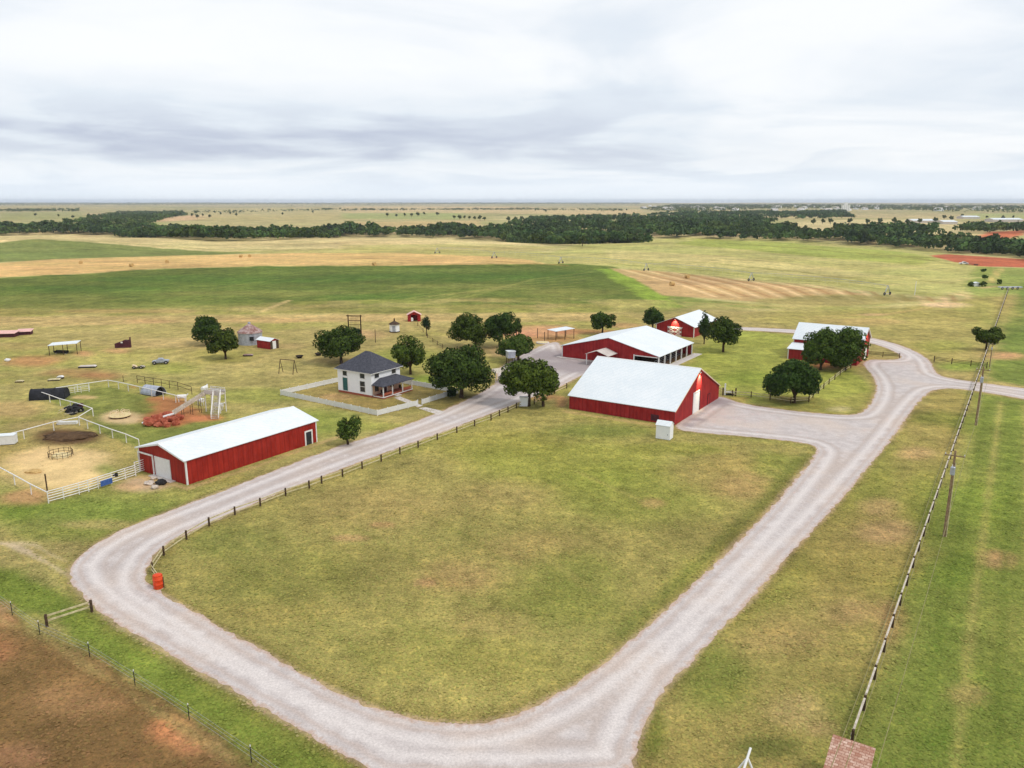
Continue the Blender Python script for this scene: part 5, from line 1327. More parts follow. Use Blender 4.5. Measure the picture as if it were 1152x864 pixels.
slab('small white topped crate behind the netting tunnel', 68, 426, 1.3, 0.8, 0.7, R_(10), 'white', 'wood_dark')
slab('short brown plank lid lying in the left pasture', 22, 430, 1.6, 0.8, 0.45, R_(8), 'wood_tan', 'wood_dark')
slab('dark low fire tray in the shade beside the red shed', 279, 400.5, 2.4, 1.0, 0.5, R_(4), 'rust')
def bowl(label, px, py, r):
    t = thing('fire_bowl', label, 'fire pit', at(px, py))
    MB().lathe([(r * 0.6, 0.1), (r, 0.6), (r * 0.92, 0.61), (r * 0.5, 0.2)], 16).build('bowl', 'dark', t)
    MB().ring(r, 0.06, 16, 5, (0, 0, 0.62)).build('rim', 'wood_dark', t)
bowl('dark round fire bowl right of the swing frame', 337, 402.8, 1.0)
bowl('dark round fire bowl left of the broad house tree', 358.5, 400, 0.95)
p = at(8.8, 406.5); t = thing('feed_sack', 'small pale sack lying in the left pasture', 'sack', p)
MB().lump((0, 0, 0.35), (0.75, 0.5, 0.42), 3).build('body', 'white', t, True); MB().lump((0.7, 0.1, 0.4), (0.15, 0.2, 0.15), 4).build('tie', 'wood_tan', t, True)
# low pink-roofed pens at the left edge
def lowpen(label, px, py, lx, ly, h, rz):
    t = thing('low_shed', label, 'shed', at(px, py), rz)
    MB().box(-lx / 2, lx / 2, -ly / 2, ly / 2, 0, h).build('wall', 'maroon', t)
    MB().prism([(-ly / 2 - .3, h + .004), (ly / 2 + .3, h + 0.4), (ly / 2 + .3, h + 0.5), (-ly / 2 - .3, h + 0.1)], -lx / 2 - .3, lx / 2 + .3, 'x').build('roof', 'pink_roof', t)
lowpen('low shed with faded pink roof cut off by the left edge', 8, 378.5, 5.6, 3.4, 1.1, R_(8))
lowpen('low shed with faded pink roof, right of the other one', 28.5, 376, 3.6, 3.0, 1.0, R_(18))
# swing frame
p = at(324, 420); t = thing('swing_frame', 'bare metal swing set frame on the grass left of the farmhouse', 'swing frame', p, R_(-16))
for x in (-1.9, 1.9):
    mb = MB(); mb.tube([(x, -0.95, 0), (x, 0, 3.3), (x, 0.95, 0)], 0.085, 6); mb.tube([(x, -0.55, 1.4), (x, 0.55, 1.4)], 0.05, 5); mb.build('leg_frame', 'wood_dark', t)
MB().tube([(-1.95, 0, 3.3), (1.95, 0, 3.3)], 0.085, 6).build('top_bar', 'wood_dark', t)
# culvert hut
p = at(173, 443.5); t = thing('culvert_hut', 'half round corrugated steel hut with dark open end', 'animal hut', p, R_(-26))
prof = [(1.45 * math.cos(a), 0.15 + 1.75 * math.sin(a)) for a in np.linspace(0, math.pi, 15)]
inner = [(1.38 * math.cos(a), 0.15 + 1.68 * math.sin(a)) for a in np.linspace(math.pi, 0, 15)]
mb = MB()
for i in range(14):
    mb.prism([prof[i], prof[i + 1], inner[13 - i], inner[14 - i]], -2.2, 2.2, 'x')
mb.build('shell', 'steel', t)
MB().box(-2.19, 2.1, -1.3, 1.3, 0.0, 0.1).build('floor', 'dark', t)
MB().prism([(q[0] * 0.99, q[1]) for q in inner][::-1], -2.15, -2.05, 'x').build('end_wall', 'steel', t)
MB().prism([(q[0] * 0.985, q[1]) for q in inner][::-1], 1.2, 1.25, 'x').build('interior_shade', 'dark', t)  # black sheet standing in for the shade inside the open hut
# black netting tunnel
p = at(58, 447.8); t = thing('netting_tunnel', 'black shade net tunnel behind the white pen corner', 'tunnel', p, R_(12))
prof = [(1.7 * math.cos(a), 2.1 * math.sin(a)) for a in np.linspace(0, math.pi, 13)]
mb = MB()
for i in range(12):
    a, b = prof[i], prof[i + 1]
    mb.prism([a, b, (b[0] * .96, b[1] * .96), (a[0] * .96, a[1] * .96)], -3.6, 3.0, 'x')
mb.build('net', 'black_net', t)
mb = MB()
for x in (-3.62, -1.4, 0.8, 3.02): mb.tube([(x, q[0] * 1.02, q[1] * 1.02) for q in prof], 0.05, 5)
mb.build('hoop', 'dark', t)
mb = MB(); mb.prism([(q[0] * .95, q[1] * .95) for q in prof], 2.9, 2.98, 'x'); mb.build('end_net', 'black_net', t)
# scrap heap of tyres
def heap(): 
    p = at(82, 463.5); rg = random.Random(4)
    for k in range(13):
        a = rg.uniform(0, 6.28); r = rg.uniform(0.3, 2.6); lv = 0 if k < 8 else 1
        o = MB().ring(0.62, 0.22, 16, 7, (0, 0, 0)).build('old_tyre', 'dark', None, True)
        o.location = p + Vector((r * math.cos(a) * (1 - .4 * lv), r * math.sin(a) * (1 - .4 * lv) * 0.8, 0.22 + 0.42 * lv + 0.02 * k)); o.rotation_euler = (rg.uniform(-.5, .5), rg.uniform(-.5, .5), 0)
        tag(o, 'black worn tyre in the heap at the pen corner', 'tyre', 'tyres heaped at the pen corner')
    t = thing('scrap_engine', 'dark scrapped machine with a red flank on the tyre heap', 'scrap', p + Vector((0.5, 0.6, 0.5)), 0.4)
    MB().lump((0, 0, 0.5), (0.9, 0.6, 0.6), 8, 1, rough=0.4).build('body', 'dark', t)
    MB().lump((0.8, -0.4, 0.6), (0.5, 0.5, 0.6), 9, 1).build('flank', 'maroon', t)
    for k, (a, b) in enumerate((((-2.6, -0.2, 0.3), (-0.6, 0.6, 1.4)), ((-2.0, -1.6, 0.2), (-0.4, -1.3, 1.0)), ((-0.5, -2.1, 0.15), (2.0, -1.9, 0.5)), ((-2.9, 0.9, .2), (-1.2, 1.5, .3)))):
        o = MB().beam(a, b, 0.14, 0.08).build('scrap_board', 'cream' if k % 2 else 'wood_grey'); o.location = p
        tag(o, ['pale board propped on the left of the tyre heap', 'short grey board in front of the tyre heap', 'long pale board lying along the pen corner', 'flat pale board behind the tyre heap'][k], 'board')
heap()
p = at(76, 477); t = thing('white_trough', 'white plastic trough lying along the sandy pen fence', 'trough', p, R_(8))
MB().prism([(-0.35, 0.0), (0.35, 0.0), (0.45, 0.5), (0.38, 0.5), (0.3, 0.1), (-0.3, 0.1), (-0.38, 0.5), (-0.45, 0.5)], -1.7, 1.7, 'x').build('body', 'white', t)
MB().box(-1.9, -1.5, -0.5, 0.5, -0.02, 0.05).build('foot', 'dark', t)
# merry-go-round
p = at(135.2, 469); t = thing('merry_go_round', 'round playground merry-go-round with pale rim on a sand circle', 'merry-go-round', p)
MB().lathe([(1.9, 0.28), (1.95, 0.3), (1.95, 0.4), (1.9, 0.42), (0.3, 0.45)], 24).build('deck', 'straw_hay', t)
MB().lathe([(0.25, -0.02), (0.2, 0.278)], 12).build('pivot', 'dark', t); MB().lathe([(1.75, 0.1), (1.75, 0.27)], 24).build('skirt', 'maroon', t)
hm = MB(); hm.tube([(0.5, 0, 0.44), (0.5, 0, 1.15), (1.0, 0, 1.3), (1.75, 0, 1.1), (1.75, 0, 0.43)], 0.045, 5)
h0 = hm.build('handrail', 'cream', t)
for k in range(1, 8):
    h = h0.copy(); col.objects.link(h); h.parent = t; h.rotation_euler = (0, 0, k * math.pi / 4)
# slide tower with stairs
p = at(240, 462.5); t = thing('slide_tower', 'tall white stair tower with long slide into the clay heap', 'slide', p, R_(-22))
HT = 3.7
MB().box(-1.1, 2.6, -0.9, 0.9, HT - 0.14, HT).build('platform', 'wood_grey', t)
pm = MB().box(-.07, .07, -.07, .07, 0, HT - 0.142); first = None
for x in (-1.0, 0.7, 2.5):
    for y in (-0.8, 0.8):
        if first is None: q = first = pm.build('post', 'pipe_white', t)
        else: q = first.copy(); col.objects.link(q); q.parent = t
        q.location = (x, y, 0)
mb = MB()
for y in (-0.85, 0.85):
    for z in (0.45, 0.75, 1.05): mb.tube([(-1.0, y, HT + z), (2.55, y, HT + z)], 0.05, 5)
    for x in (-1.0, 0.2, 1.4, 2.55): mb.tube([(x, y, HT), (x, y, HT + 1.05)], 0.04, 5)
mb.build('railing', 'pipe_white', t)
for y in (-0.9, 0.9): MB().box(-1.05, 2.6, y - .02, y + .02, HT + 0.06, HT + 0.72).build('side_board', 'concrete', t)
mb = MB()                                                # stairs run down towards the long shed
n = 15; S0 = Vector((2.2, -0.95, HT)); S1 = Vector((4.6, -4.6, 0.1))
dirs = (S1 - S0); flat_ = Vector((dirs.x, dirs.y, 0)).normalized(); side = Vector((-flat_.y, flat_.x, 0))
for k in range(n):
    q = S0.lerp(S1, (k + 0.5) / n)
    mb.beam(q - side * 0.6, q + side * 0.6, 0.3, 0.05)
mb.build('stair_tread', 'wood_grey', t)
mb = MB()
for s in (-1, 1):
    mb.beam(S0 + side * s * 0.66 + Vector((0, 0, .2)), S1 + side * s * 0.66 + Vector((0, 0, .2)), 0.06, 0.5)
    mb.tube([S0 + side * s * 0.66 + Vector((0, 0, 1.0)), S1 + side * s * 0.66 + Vector((0, 0, 1.0))], 0.07, 5)
    mb.tube([S0 + side * s * 0.66 + Vector((0, 0, .55)), S1 + side * s * 0.66 + Vector((0, 0, .55))], 0.06, 5)
    for k in range(6):
        q = S0.lerp(S1, k / 5) + side * s * 0.66
        mb.tube([q, q + Vector((0, 0, 1.0))], 0.06, 5)
mb.build('stair_rail', 'pipe_white', t)
C0 = Vector((-1.1, 0, HT)); E_w = at(196, 470.5); inv = Matrix.Rotation(R_(22), 3, 'Z'); E1 = inv @ (E_w - p); E1.z = 0.9
mb = MB(); wv = (E1 - C0); fl = Vector((wv.x, wv.y, 0)).normalized(); sd_ = Vector((-fl.y, fl.x, 0))
mb.beam(C0, E1, 1.0, 0.08); 
for s in (-1, 1): mb.beam(C0 + sd_ * 0.46 * s + Vector((0, 0, .16)), E1 + sd_ * .46 * s + Vector((0, 0, .25)), 0.05, 0.5)
mb.build('slide_bed', 'wood_grey', t)
E2 = inv @ (at(160, 477.5) - p); E2.z = 0.25
MB().beam(E1 + Vector((0, 0, .02)), E2, 0.55, 0.22).build('slide_runout', 'white', t)
mb = MB()
for f in (0.25, 0.5, 0.75):
    q = C0.lerp(E1, f)
    for s in (-1, 1): mb.tube([(q.x + sd_.x * .4 * s, q.y + sd_.y * .4 * s, 0), (q.x + sd_.x * .4 * s, q.y + sd_.y * .4 * s, q.z - 0.05)], 0.05, 5)
mb.build('slide_support', 'wood_dark', t)
# red clay boulders by the slide
cl = [(166, 474), (172, 476), (178, 474), (184, 476.5), (190, 474), (197, 474.5), (174, 470.5), (182, 470), (190, 470), (202, 472), (168, 479), (178, 480), (188, 480), (198, 478)]
for k, q in enumerate(cl):
    rg = random.Random(60 + k); r = rg.uniform(0.55, 0.95)
    o = MB().lump((0, 0, r * 0.55), (r * rg.uniform(.8, 1.5), r, r * rg.uniform(.7, 1.05)), 60 + k, 1, rough=0.22).build('clay_boulder', 'clay'); o.location = at(*q); o.rotation_euler = (0, 0, rg.uniform(0, 3))
    tag(o, 'rust red boulder in the heap under the slide', 'boulder', 'red boulders under the slide')
# white barrel animals
def barrel(label, px, py, rz, mat='white'):
    t = thing('barrel_animal', label, 'barrel ride', at(px, py), rz)
    MB().tube([(-0.9, 0, 1.1), (-0.8, 0, 1.1), (0.8, 0, 1.1), (0.9, 0, 1.1)], [0.34, 0.43, 0.43, 0.34], 12).build('body', mat, t)
    lg = MB().box(-.05, .05, -.05, .05, 0, 0.75); first = None
    for q in ((-.6, -.28), (.6, -.28), (-.6, .28), (.6, .28)):
        if first is None: l = first = lg.build('leg', 'pipe_white', t)
        else: l = first.copy(); col.objects.link(l); l.parent = t
        l.location = (*q, 0)
    MB().beam((0.85, 0, 1.25), (1.25, 0, 1.6), 0.2, 0.22).build('head', mat, t)
barrel('white barrel animal on legs under the slide stairs', 246.5, 461.5, R_(-8))
barrel('white barrel animal on legs left of the slide tower', 226, 456, R_(-40))
barrel('white barrel animal on legs nearest the steel culvert hut', 205, 452, R_(15))
barrel('white barrel animal on legs behind the slide platform', 230.5, 442, R_(80))
# sandy pen: hay ring, poles, white tank
p = at(68.5, 513.5); t = thing('hay_ring', 'round dark hay feeder ring in the sandy pen', 'feeder', p)
mb = MB()
for z in (0.45, 0.9): mb.ring(1.75, 0.035, 28, 5, (0, 0, z))
mb.build('hoop', 'wood_dark', t)
mb = MB()
for k in range(14):
    a = k * 2 * math.pi / 14; mb.tube([(1.75 * math.cos(a), 1.75 * math.sin(a), 0), (1.75 * math.cos(a), 1.75 * math.sin(a), 1.0 + (0.7 if k in (0, 7) else 0))], 0.04, 5)
mb.build('upright', 'wood_dark', t)
h = MB().lump((0, 0, 0.1), (1.4, 1.3, 0.4), 5, 1).build('hay_pile', 'straw_hay'); h.location = p; tag(h, 'heap of pale hay inside the feeder ring', 'hay')
h = MB().lump((0, 0, 0.05), (1.2, 0.8, 0.35), 6, 1).build('hay_pile', 'hay'); h.location = at(38, 531); tag(h, 'small brown hay heap on the sand', 'hay')
h = MB().lump((0, 0, -0.1), (4.6, 3.0, 0.42), 7, 2, rough=0.22).build('mulch_pile', 'mulch', None, True); h.location = at(76, 491); tag(h, 'low dark mulch heap in the corner of the pen', 'mulch heap')
p = at(6, 499.5); t = thing('water_tank', 'white rectangular water tank at the left pen fence', 'tank', p, R_(14))
MB().box(-1.7, 1.7, -0.8, 0.8, 0.12, 1.55).build('body', 'white', t); MB().box(-1.75, 1.75, -0.85, 0.85, 1.552, 1.66).build('lid', 'roof_white', t); MB().box(-1.5, 1.5, -0.6, 0.6, 0, 0.118).build('skid', 'dark', t)
h = MB().box(-0.9, 0.9, -0.03, 0.03, 0.35, 1.15).build('blue_panel', 'blue'); h.location = at(120.5, 547.5) + Vector((0.1, -0.2, 0)); h.rotation_euler = (0, 0, math.atan2((at(141, 539) - at(111, 549)).y, (at(141, 539) - at(111, 549)).x))
tag(h, 'blue panel hung on the white panel fence', 'panel')
h = MB().box(-0.35, 0.35, -0.03, 0.03, 0.9, 1.5).build('feed_bucket', 'dark'); h.location = at(131, 542.5) + Vector((0.1, -0.25, 0)); h.rotation_euler = (0, 0, 0.5); tag(h, 'dark feeder hung on the white panel fence', 'feeder')
for k, (q, r, m, lb) in enumerate((((168, 545), .5, 'rock', 'pale rock nearest the long shed door'), ((173, 539.5), .38, 'rock', 'small pale rock close to the white gate'), ((174, 549.5), .45, 'rock', 'pale rock on the gravel edge below the shed door'), ((181, 545), .65, 'dark', 'black rubber mat lump by the long shed door'))):
    h = MB().lump((0, 0, r * .5), (r * 1.3, r, r * .7), 40 + k, 1).build('yard_rock', m); h.location = at(*q); tag(h, lb, 'rock')
# orange barrel by the driveway bend
p = at(178.6, 661.5); t = thing('orange_barrel', 'orange barrel bin at the bend of the driveway fence', 'barrel', p)
MB().lathe([(0.46, 0.02), (0.5, 0.08), (0.5, 0.5), (0.53, 0.53), (0.5, 0.56), (0.5, 1.0), (0.53, 1.03), (0.5, 1.06), (0.5, 1.42), (0.46, 1.48)], 20).build('drum', 'orange', t, True)
MB().lathe([(0.5, 1.482), (0.42, 1.56), (0.12, 1.62)], 20).build('lid', 'orange', t, True)
MB().lathe([(0.54, -0.02), (0.54, 0.018)], 20).build('base', 'wood_tan', t)
# white cabinet, kiosk and pale lean-to near the driveway trees
p = at(589.5, 456.5); t = thing('electric_cabinet', 'small white electric cabinet at the end of the driveway fence', 'cabinet', p, PHI - R_(57))
MB().box(-0.85, 0.85, -0.5, 0.5, 0.1, 1.75).build('body', 'house_white', t); MB().box(-0.92, 0.92, -0.56, 0.56, 1.752, 1.88).build('lid', 'white', t); MB().box(0.1, 0.75, -0.54, -0.502, 0.3, 1.55).build('door', 'house_white', t); MB().box(-0.95, 0.95, -0.6, 0.6, -0.02, 0.098).build('plinth', 'concrete', t)
p = at(574.5, 411); t = thing('white_kiosk', 'raised white box kiosk on legs beside the flat topped tree', 'kiosk', p, R_(20))
MB().box(-0.95, 0.95, -0.9, 0.9, 2.0, 3.6).build('cabin', 'steel', t); MB().box(-1.05, 1.05, -1.0, 1.0, 3.602, 3.75).build('roof', 'roof_white', t)
lg = MB().box(-.07, .07, -.07, .07, 0, 1.998); first = None
for q in ((-.8, -.75), (.8, -.75), (-.8, .75), (.8, .75)):
    if first is None: l = first = lg.build('leg', 'wood_dark', t)
    else: l = first.copy(); col.objects.link(l); l.parent = t
    l.location = (*q, 0)
p = at(562, 430); t = thing('picnic_arbor', 'weathered grey arbor half hidden behind the biggest tree', 'arbor', p, R_(24))
MB().prism([(-1.7, 2.6), (1.7, 2.6), (0, 3.3), ], -1.8, 1.8, 'x').build('roof', 'wood_grey', t)
lg = MB().box(-.08, .08, -.08, .08, 0, 2.598); first = None
for q in ((-1.6, -1.5), (1.6, -1.5), (-1.6, 1.5), (1.6, 1.5)):
    if first is None: l = first = lg.build('post', 'wood_grey', t)
    else: l = first.copy(); col.objects.link(l); l.parent = t
    l.location = (*q, 0)
# posts at the paddock gate beside the front barn
p = at(817, 445); t = thing('paddock_gate', 'dark paddock gate with white chair shaped rail by the front barn', 'gate', p, R_(-12))
for x in (-0.7, 1.9): MB().box(x - .14, x + .14, -.14, .14, 0, 1.7).build('post', 'wood_dark', t)
MB().box(-0.45, -0.15, -0.06, 0.06, 0.1, 2.6).build('upright', 'white', t); MB().box(-0.14, 1.7, -0.05, 0.05, 0.65, 0.95).build('rail', 'white', t); MB().box(-0.5, 1.7, -0.05, 0.05, 0.12, 0.5).build('lower_panel', 'dark', t)
# shingled hut and white frame at the bottom edge
a = at(937, 827, 2.6); b = at(985, 843, 2.6)
t = thing('shingle_hut', 'small hut with weathered reddish shingle roof at the near end of the pasture fence', 'hut', Vector((a.x, a.y, 0)), math.atan2((b - a).y, (b - a).x))
Lw = (b - a).length
MB().prism([(0.02, 2.6), (-3.6, 1.9), (-3.6, 1.98), (0.02, 2.68)], 0, Lw, 'x').build('roof', 'shake', t)
MB().prism([(-0.15, 0), (-3.35, 0), (-3.35, 1.93), (-0.15, 2.55)], 0.15, Lw - 0.15, 'x').build('wall', 'wood_dark', t)
MB().box(Lw - 0.149, Lw - 0.11, -2.3, -1.3, 0.05, 1.8).build('door', 'wood_pole', t)
p = at(838, 877); t = thing('white_trestle', 'white pipe trestle frame on the grass at the bottom edge', 'trestle', p, PHI)
mb = MB(); mb.tube([(-2.4, 0, 0.2), (0.9, 0, 2.0)], 0.09, 8); mb.build('long_bar', 'white', t)
mb = MB(); mb.tube([(0.2, -0.05, 1.6), (0.15, -0.9, 0)], 0.08, 8); mb.build('leg', 'white', t)
mb = MB(); mb.tube([(0.1, 0.05, 1.55), (-0.3, 0.9, 0)], 0.08, 8); mb.build('leg', 'white', t)
# concrete walk to the house
walk = [(471, 459.5), (478.5, 458.0), (501, 463.2), (493.5, 466.8)]
sheet('garden_path', gpoly(walk), 0.012, 'concrete', 1.0, 0.03)
walk2 = [(443, 447.5), (450, 446), (476, 456.4), (470, 458.2)]
sheet('garden_path', gpoly(walk2), 0.016, 'concrete', 1.0, 0.03)

# ------------------------------------------------------------------ hayfield things
bm_ = MB().tube([(0, -0.75, 0.8), (0, 0.75, 0.8)], 0.82, 20).build('round_bale', 'hay')
for k, (q, a, lb) in enumerate((((91, 297), .4, 'round hay bale alone on the far left of the stubble strip'), ((148, 300), 1.2, 'round hay bale nearest the green crop edge'), ((188, 296), .2, 'round hay bale right of the other two on the stubble strip'), ((421, 298.5), .9, 'darker hay bale midway along the stubble strip'), ((756, 321.5), 2.0, 'pale hay bale in the striped stubble field'), ((773, 313), .6, 'hay bale at the back of the striped stubble field'), ((271, 289.5), 1.5, 'small distant hay bale behind the stubble strip'), ((281, 289.3), .1, 'small distant hay bale beside its neighbour behind the strip'))):
    o = bm_ if k == 0 else bm_.copy()
    if k: col.objects.link(o)
    o.location = at(*q); o.rotation_euler = (0, 0, a); o.scale = (1.3,) * 3
    tag(o, lb, 'hay bale', 'round bales in the hayfields')
# centre-pivot irrigation line
tw = [at(*q) for q in ((492, 285), (556, 290.5), (631, 296.5), (727, 304.5), (845, 316), (998, 332))]
t = thing('irrigation_pivot', 'long centre pivot sprinkler line on wheeled towers crossing the fields', 'irrigation line', tw[0])
def tower_mesh(): 
    mb = MB()
    for s in (-1, 1):
        mb.tube([(s * 2.0, 0, 0.7), (0, 0.3, 4.2)], 0.09, 5); mb.tube([(s * 2.0, 0, 0.7), (0, -0.3, 4.2)], 0.09, 5)
    mb.tube([(-2.0, 0, 0.7), (2.0, 0, 0.7)], 0.09, 5); return mb
first = None
for k, q in enumerate(tw):
    d = (tw[min(k + 1, 5)] - tw[max(k - 1, 0)])
    if first is None:
        o = first = tower_mesh().build('tower', 'steel', t)
        for s in (-1, 1): wh = MB().ring(0.52, 0.22, 16, 6, axis='x').build('wheel', 'dark', o); wh.rotation_euler = (0, 0, R_(90)); wh.location = (s * 2.0, 0, 0.7)
    else:
        o = first.copy(); col.objects.link(o); o.parent = t
        for ch in list(first.children): c = ch.copy(); col.objects.link(c); c.parent = o
    o.location = q - tw[0]; o.rotation_euler = (0, 0, math.atan2(d.y, d.x) + R_(90))
for a, b in zip(tw[:-1], tw[1:]):
    a = a - tw[0]; b = b - tw[0]; mb = MB()
    top = [a.lerp(b, i / 12) + Vector((0, 0, 4.2 + 1.0 * 4 * (i / 12) * (1 - i / 12))) for i in range(13)]
    mb.tube(top, 0.07, 5)
    low = [p - Vector((0, 0, 0.1 + 1.2 * 4 * (i / 12) * (1 - i / 12))) for i, p in enumerate(top)]
    mb.tube(low, 0.03, 4)
    for i in range(1, 12):
        mb.tube([top[i], low[i]], 0.025, 4); mb.tube([low[i], low[i] - Vector((0, 0, 1.6))], 0.018, 4)
    mb.build('span', 'steel', t)
post('white survey pole standing in the right pasture', 1097 - 1.5, 0 + 329, 6.0, 0.16, 'white', 'marker_pole') if False else post('white survey pole standing in the hayfield', 1029, 332, 6.0, 0.12, 'white', 'marker_pole')
# pickup on the red clay
p = at(1084, 297.5); t = thing('pickup_truck', 'white pickup truck parked by the red clay field', 'pickup truck', p, R_(-8))
MB().prism([(-2.6, 0.55), (2.6, 0.55), (2.6, 1.1), (1.5, 1.2), (0.9, 1.85), (-0.7, 1.85), (-0.9, 1.2), (-2.6, 1.2)], -0.95, 0.95, 'y').build('body', 'white', t)
MB().prism([(1.3, 1.2), (0.85, 1.75), (-0.6, 1.75), (-0.75, 1.2)], -0.97, 0.97, 'y').build('window', 'glass', t)
wheels(t, ((-1.6, -0.9), (1.6, -0.9), (-1.6, 0.9), (1.6, 0.9)), 0.42)
p = at(1095, 298.5); t = thing('flat_trailer', 'dark flat trailer hitched behind the white pickup', 'trailer', p, R_(-8))
MB().box(-3.6, 3.2, -1.1, 1.1, 0.75, 0.95).build('deck', 'wood_dark', t); MB().box(-5.2, -3.6, -0.12, 0.12, 0.6, 0.75).build('drawbar', 'dark', t); wheels(t, ((1.0, -1.0), (1.9, -1.0), (1.0, 1.0), (1.9, 1.0)), 0.38)
p = at(1098, 322); t = thing('pump_box', 'small white pump box among bushes beside the far track', 'pump box', p)
MB().box(-1.6, 1.6, -1.0, 1.0, 0, 1.5).build('body', 'white', t); MB().prism([(-1.8, 1.502), (1.8, 1.502), (0, 2.1)], -1.2, 1.2, 'y').build('roof', 'roof_white', t)
for k, (bx, by, x0, x1, y0, y1, lb) in enumerate(((1092, 322.5, 1088, 1096, 317, 322.5, 'bush left of the white pump box'), (1105, 322.5, 1101, 1110, 316, 322.5, 'bush right of the white pump box'), (1108, 314, 1104, 1112, 309, 314, 'bush above the white pump box'), (1107, 306, 1103, 1110, 302, 306, 'bush nearest the red clay field'), (1124, 320, 1121, 1127, 314, 320, 'dark bush beside the pipe stack'))):
    tree(lb, bx, by, x0, x1, y0, y1, 'leaf_light', seed=200 + k, name='field_bush', cat='bush', dens=0.3)
p = at(1136, 325.5); t = thing('pipe_stack', 'stack of pale irrigation pipes and wheels near the far fence', 'pipe stack', p, R_(4))
for k in range(6): MB().tube([(-5.5, -0.9 + 0.3 * k, 1.0 + 0.14 * (k % 2)), (5.5, -0.9 + 0.3 * k, 1.0 + 0.14 * (k % 2))], 0.15, 7).build('pipe', 'steel', t)
wheels(t, ((-4.5, -1.1), (-2.0, -1.1), (0.5, -1.1), (3.0, -1.1)), 0.6)
# loading chute of pale planks beside: weeds and clumps

# ------------------------------------------------------------------ grass tufts and weeds on the near ground
def tufts(n=170000):
    rg = np.random.default_rng(5)
    ang = rg.uniform(-0.70, 0.70, n); r = 44 * (170 / 44) ** (rg.random(n) ** 0.8)
    X = r * np.sin(ang); Y = r * np.cos(ang)
    th, rr, Cg, Ag = GRID
    it = np.clip(np.searchsorted(np.radians(np.degrees(th)), ang), 0, len(th) - 1); ir = np.clip(np.searchsorted(rr, r), 0, len(rr) - 1)
    Ct = Cg[ir, it]; At = Ag[ir, it]
    k = (poly_sd(X, Y, ROADS) < -0.15) & (rg.random(n) < At * (0.35 + 0.9 * fbm(X / 5, Y / 5, 44, 3)))
    for o in list(col.objects):                            # keep them out of the buildings
        if o.type == 'EMPTY' and o.get('category') in ('barn', 'shed', 'house') and o.location.length < 260:
            for ch in o.children:
                if not ch.name.startswith('wall'): continue
                bb = [o.matrix_basis @ Vector(c) for c in ch.bound_box[:]]
                q = [(v.x, v.y) for v in (bb[0], bb[3], bb[7], bb[4])]
                k &= poly_sd(X, Y, q) < -0.1
    X, Y, Ct = X[k], Y[k], Ct[k]; n = len(X)
    a = rg.uniform(0, 6.283, n); s = rg.uniform(0.05, 0.17, n); h = s * rg.uniform(0.05, 0.42, n)
    ux, uy = np.cos(a) * s, np.sin(a) * s; w_ = s * rg.uniform(0.8, 1.6, n); lx, ly = -np.sin(a) * w_, np.cos(a) * w_
    z0 = np.full(n, 0.012)
    vs = np.stack([np.stack([X - ux, Y - uy, z0], -1), np.stack([X + ux, Y + uy, z0], -1), np.stack([X + ux * .6 + lx, Y + uy * .6 + ly, z0 + h], -1), np.stack([X - ux * .7 + lx, Y - uy * .7 + ly, z0 + h * .8], -1)], 1).reshape(-1, 3)
    me = fast_mesh('grass', vs, np.arange(len(vs)).reshape(-1, 4), MT['tuft'])
    f = rg.uniform(0.90, 1.28, n)[:, None]; g_ = rg.uniform(-0.12, 0.10, n)[:, None]
    cv = np.clip(Ct * f * np.concatenate([1 + g_, np.ones_like(g_), 1 + g_], 1), 0, 1)
    cv = np.repeat(np.concatenate([cv, np.ones((n, 1))], 1), 4, 0)
    me.attributes.new('tint', 'FLOAT_COLOR', 'POINT').data.foreach_set('color', cv.astype(np.float32).ravel())
    o = bpy.data.objects.new('grass', me); col.objects.link(o); tag(o, kind='stuff')
M = Mat('grass_tuft')
M.l(M.n('ShaderNodeAttribute', attribute_name='tint').outputs['Color'], M.b.inputs['Base Color'])
M.b.inputs['Roughness'].default_value = 0.9; M.b.inputs['Specular IOR Level'].default_value = 0.05
MT['tuft'] = M.m
tufts()

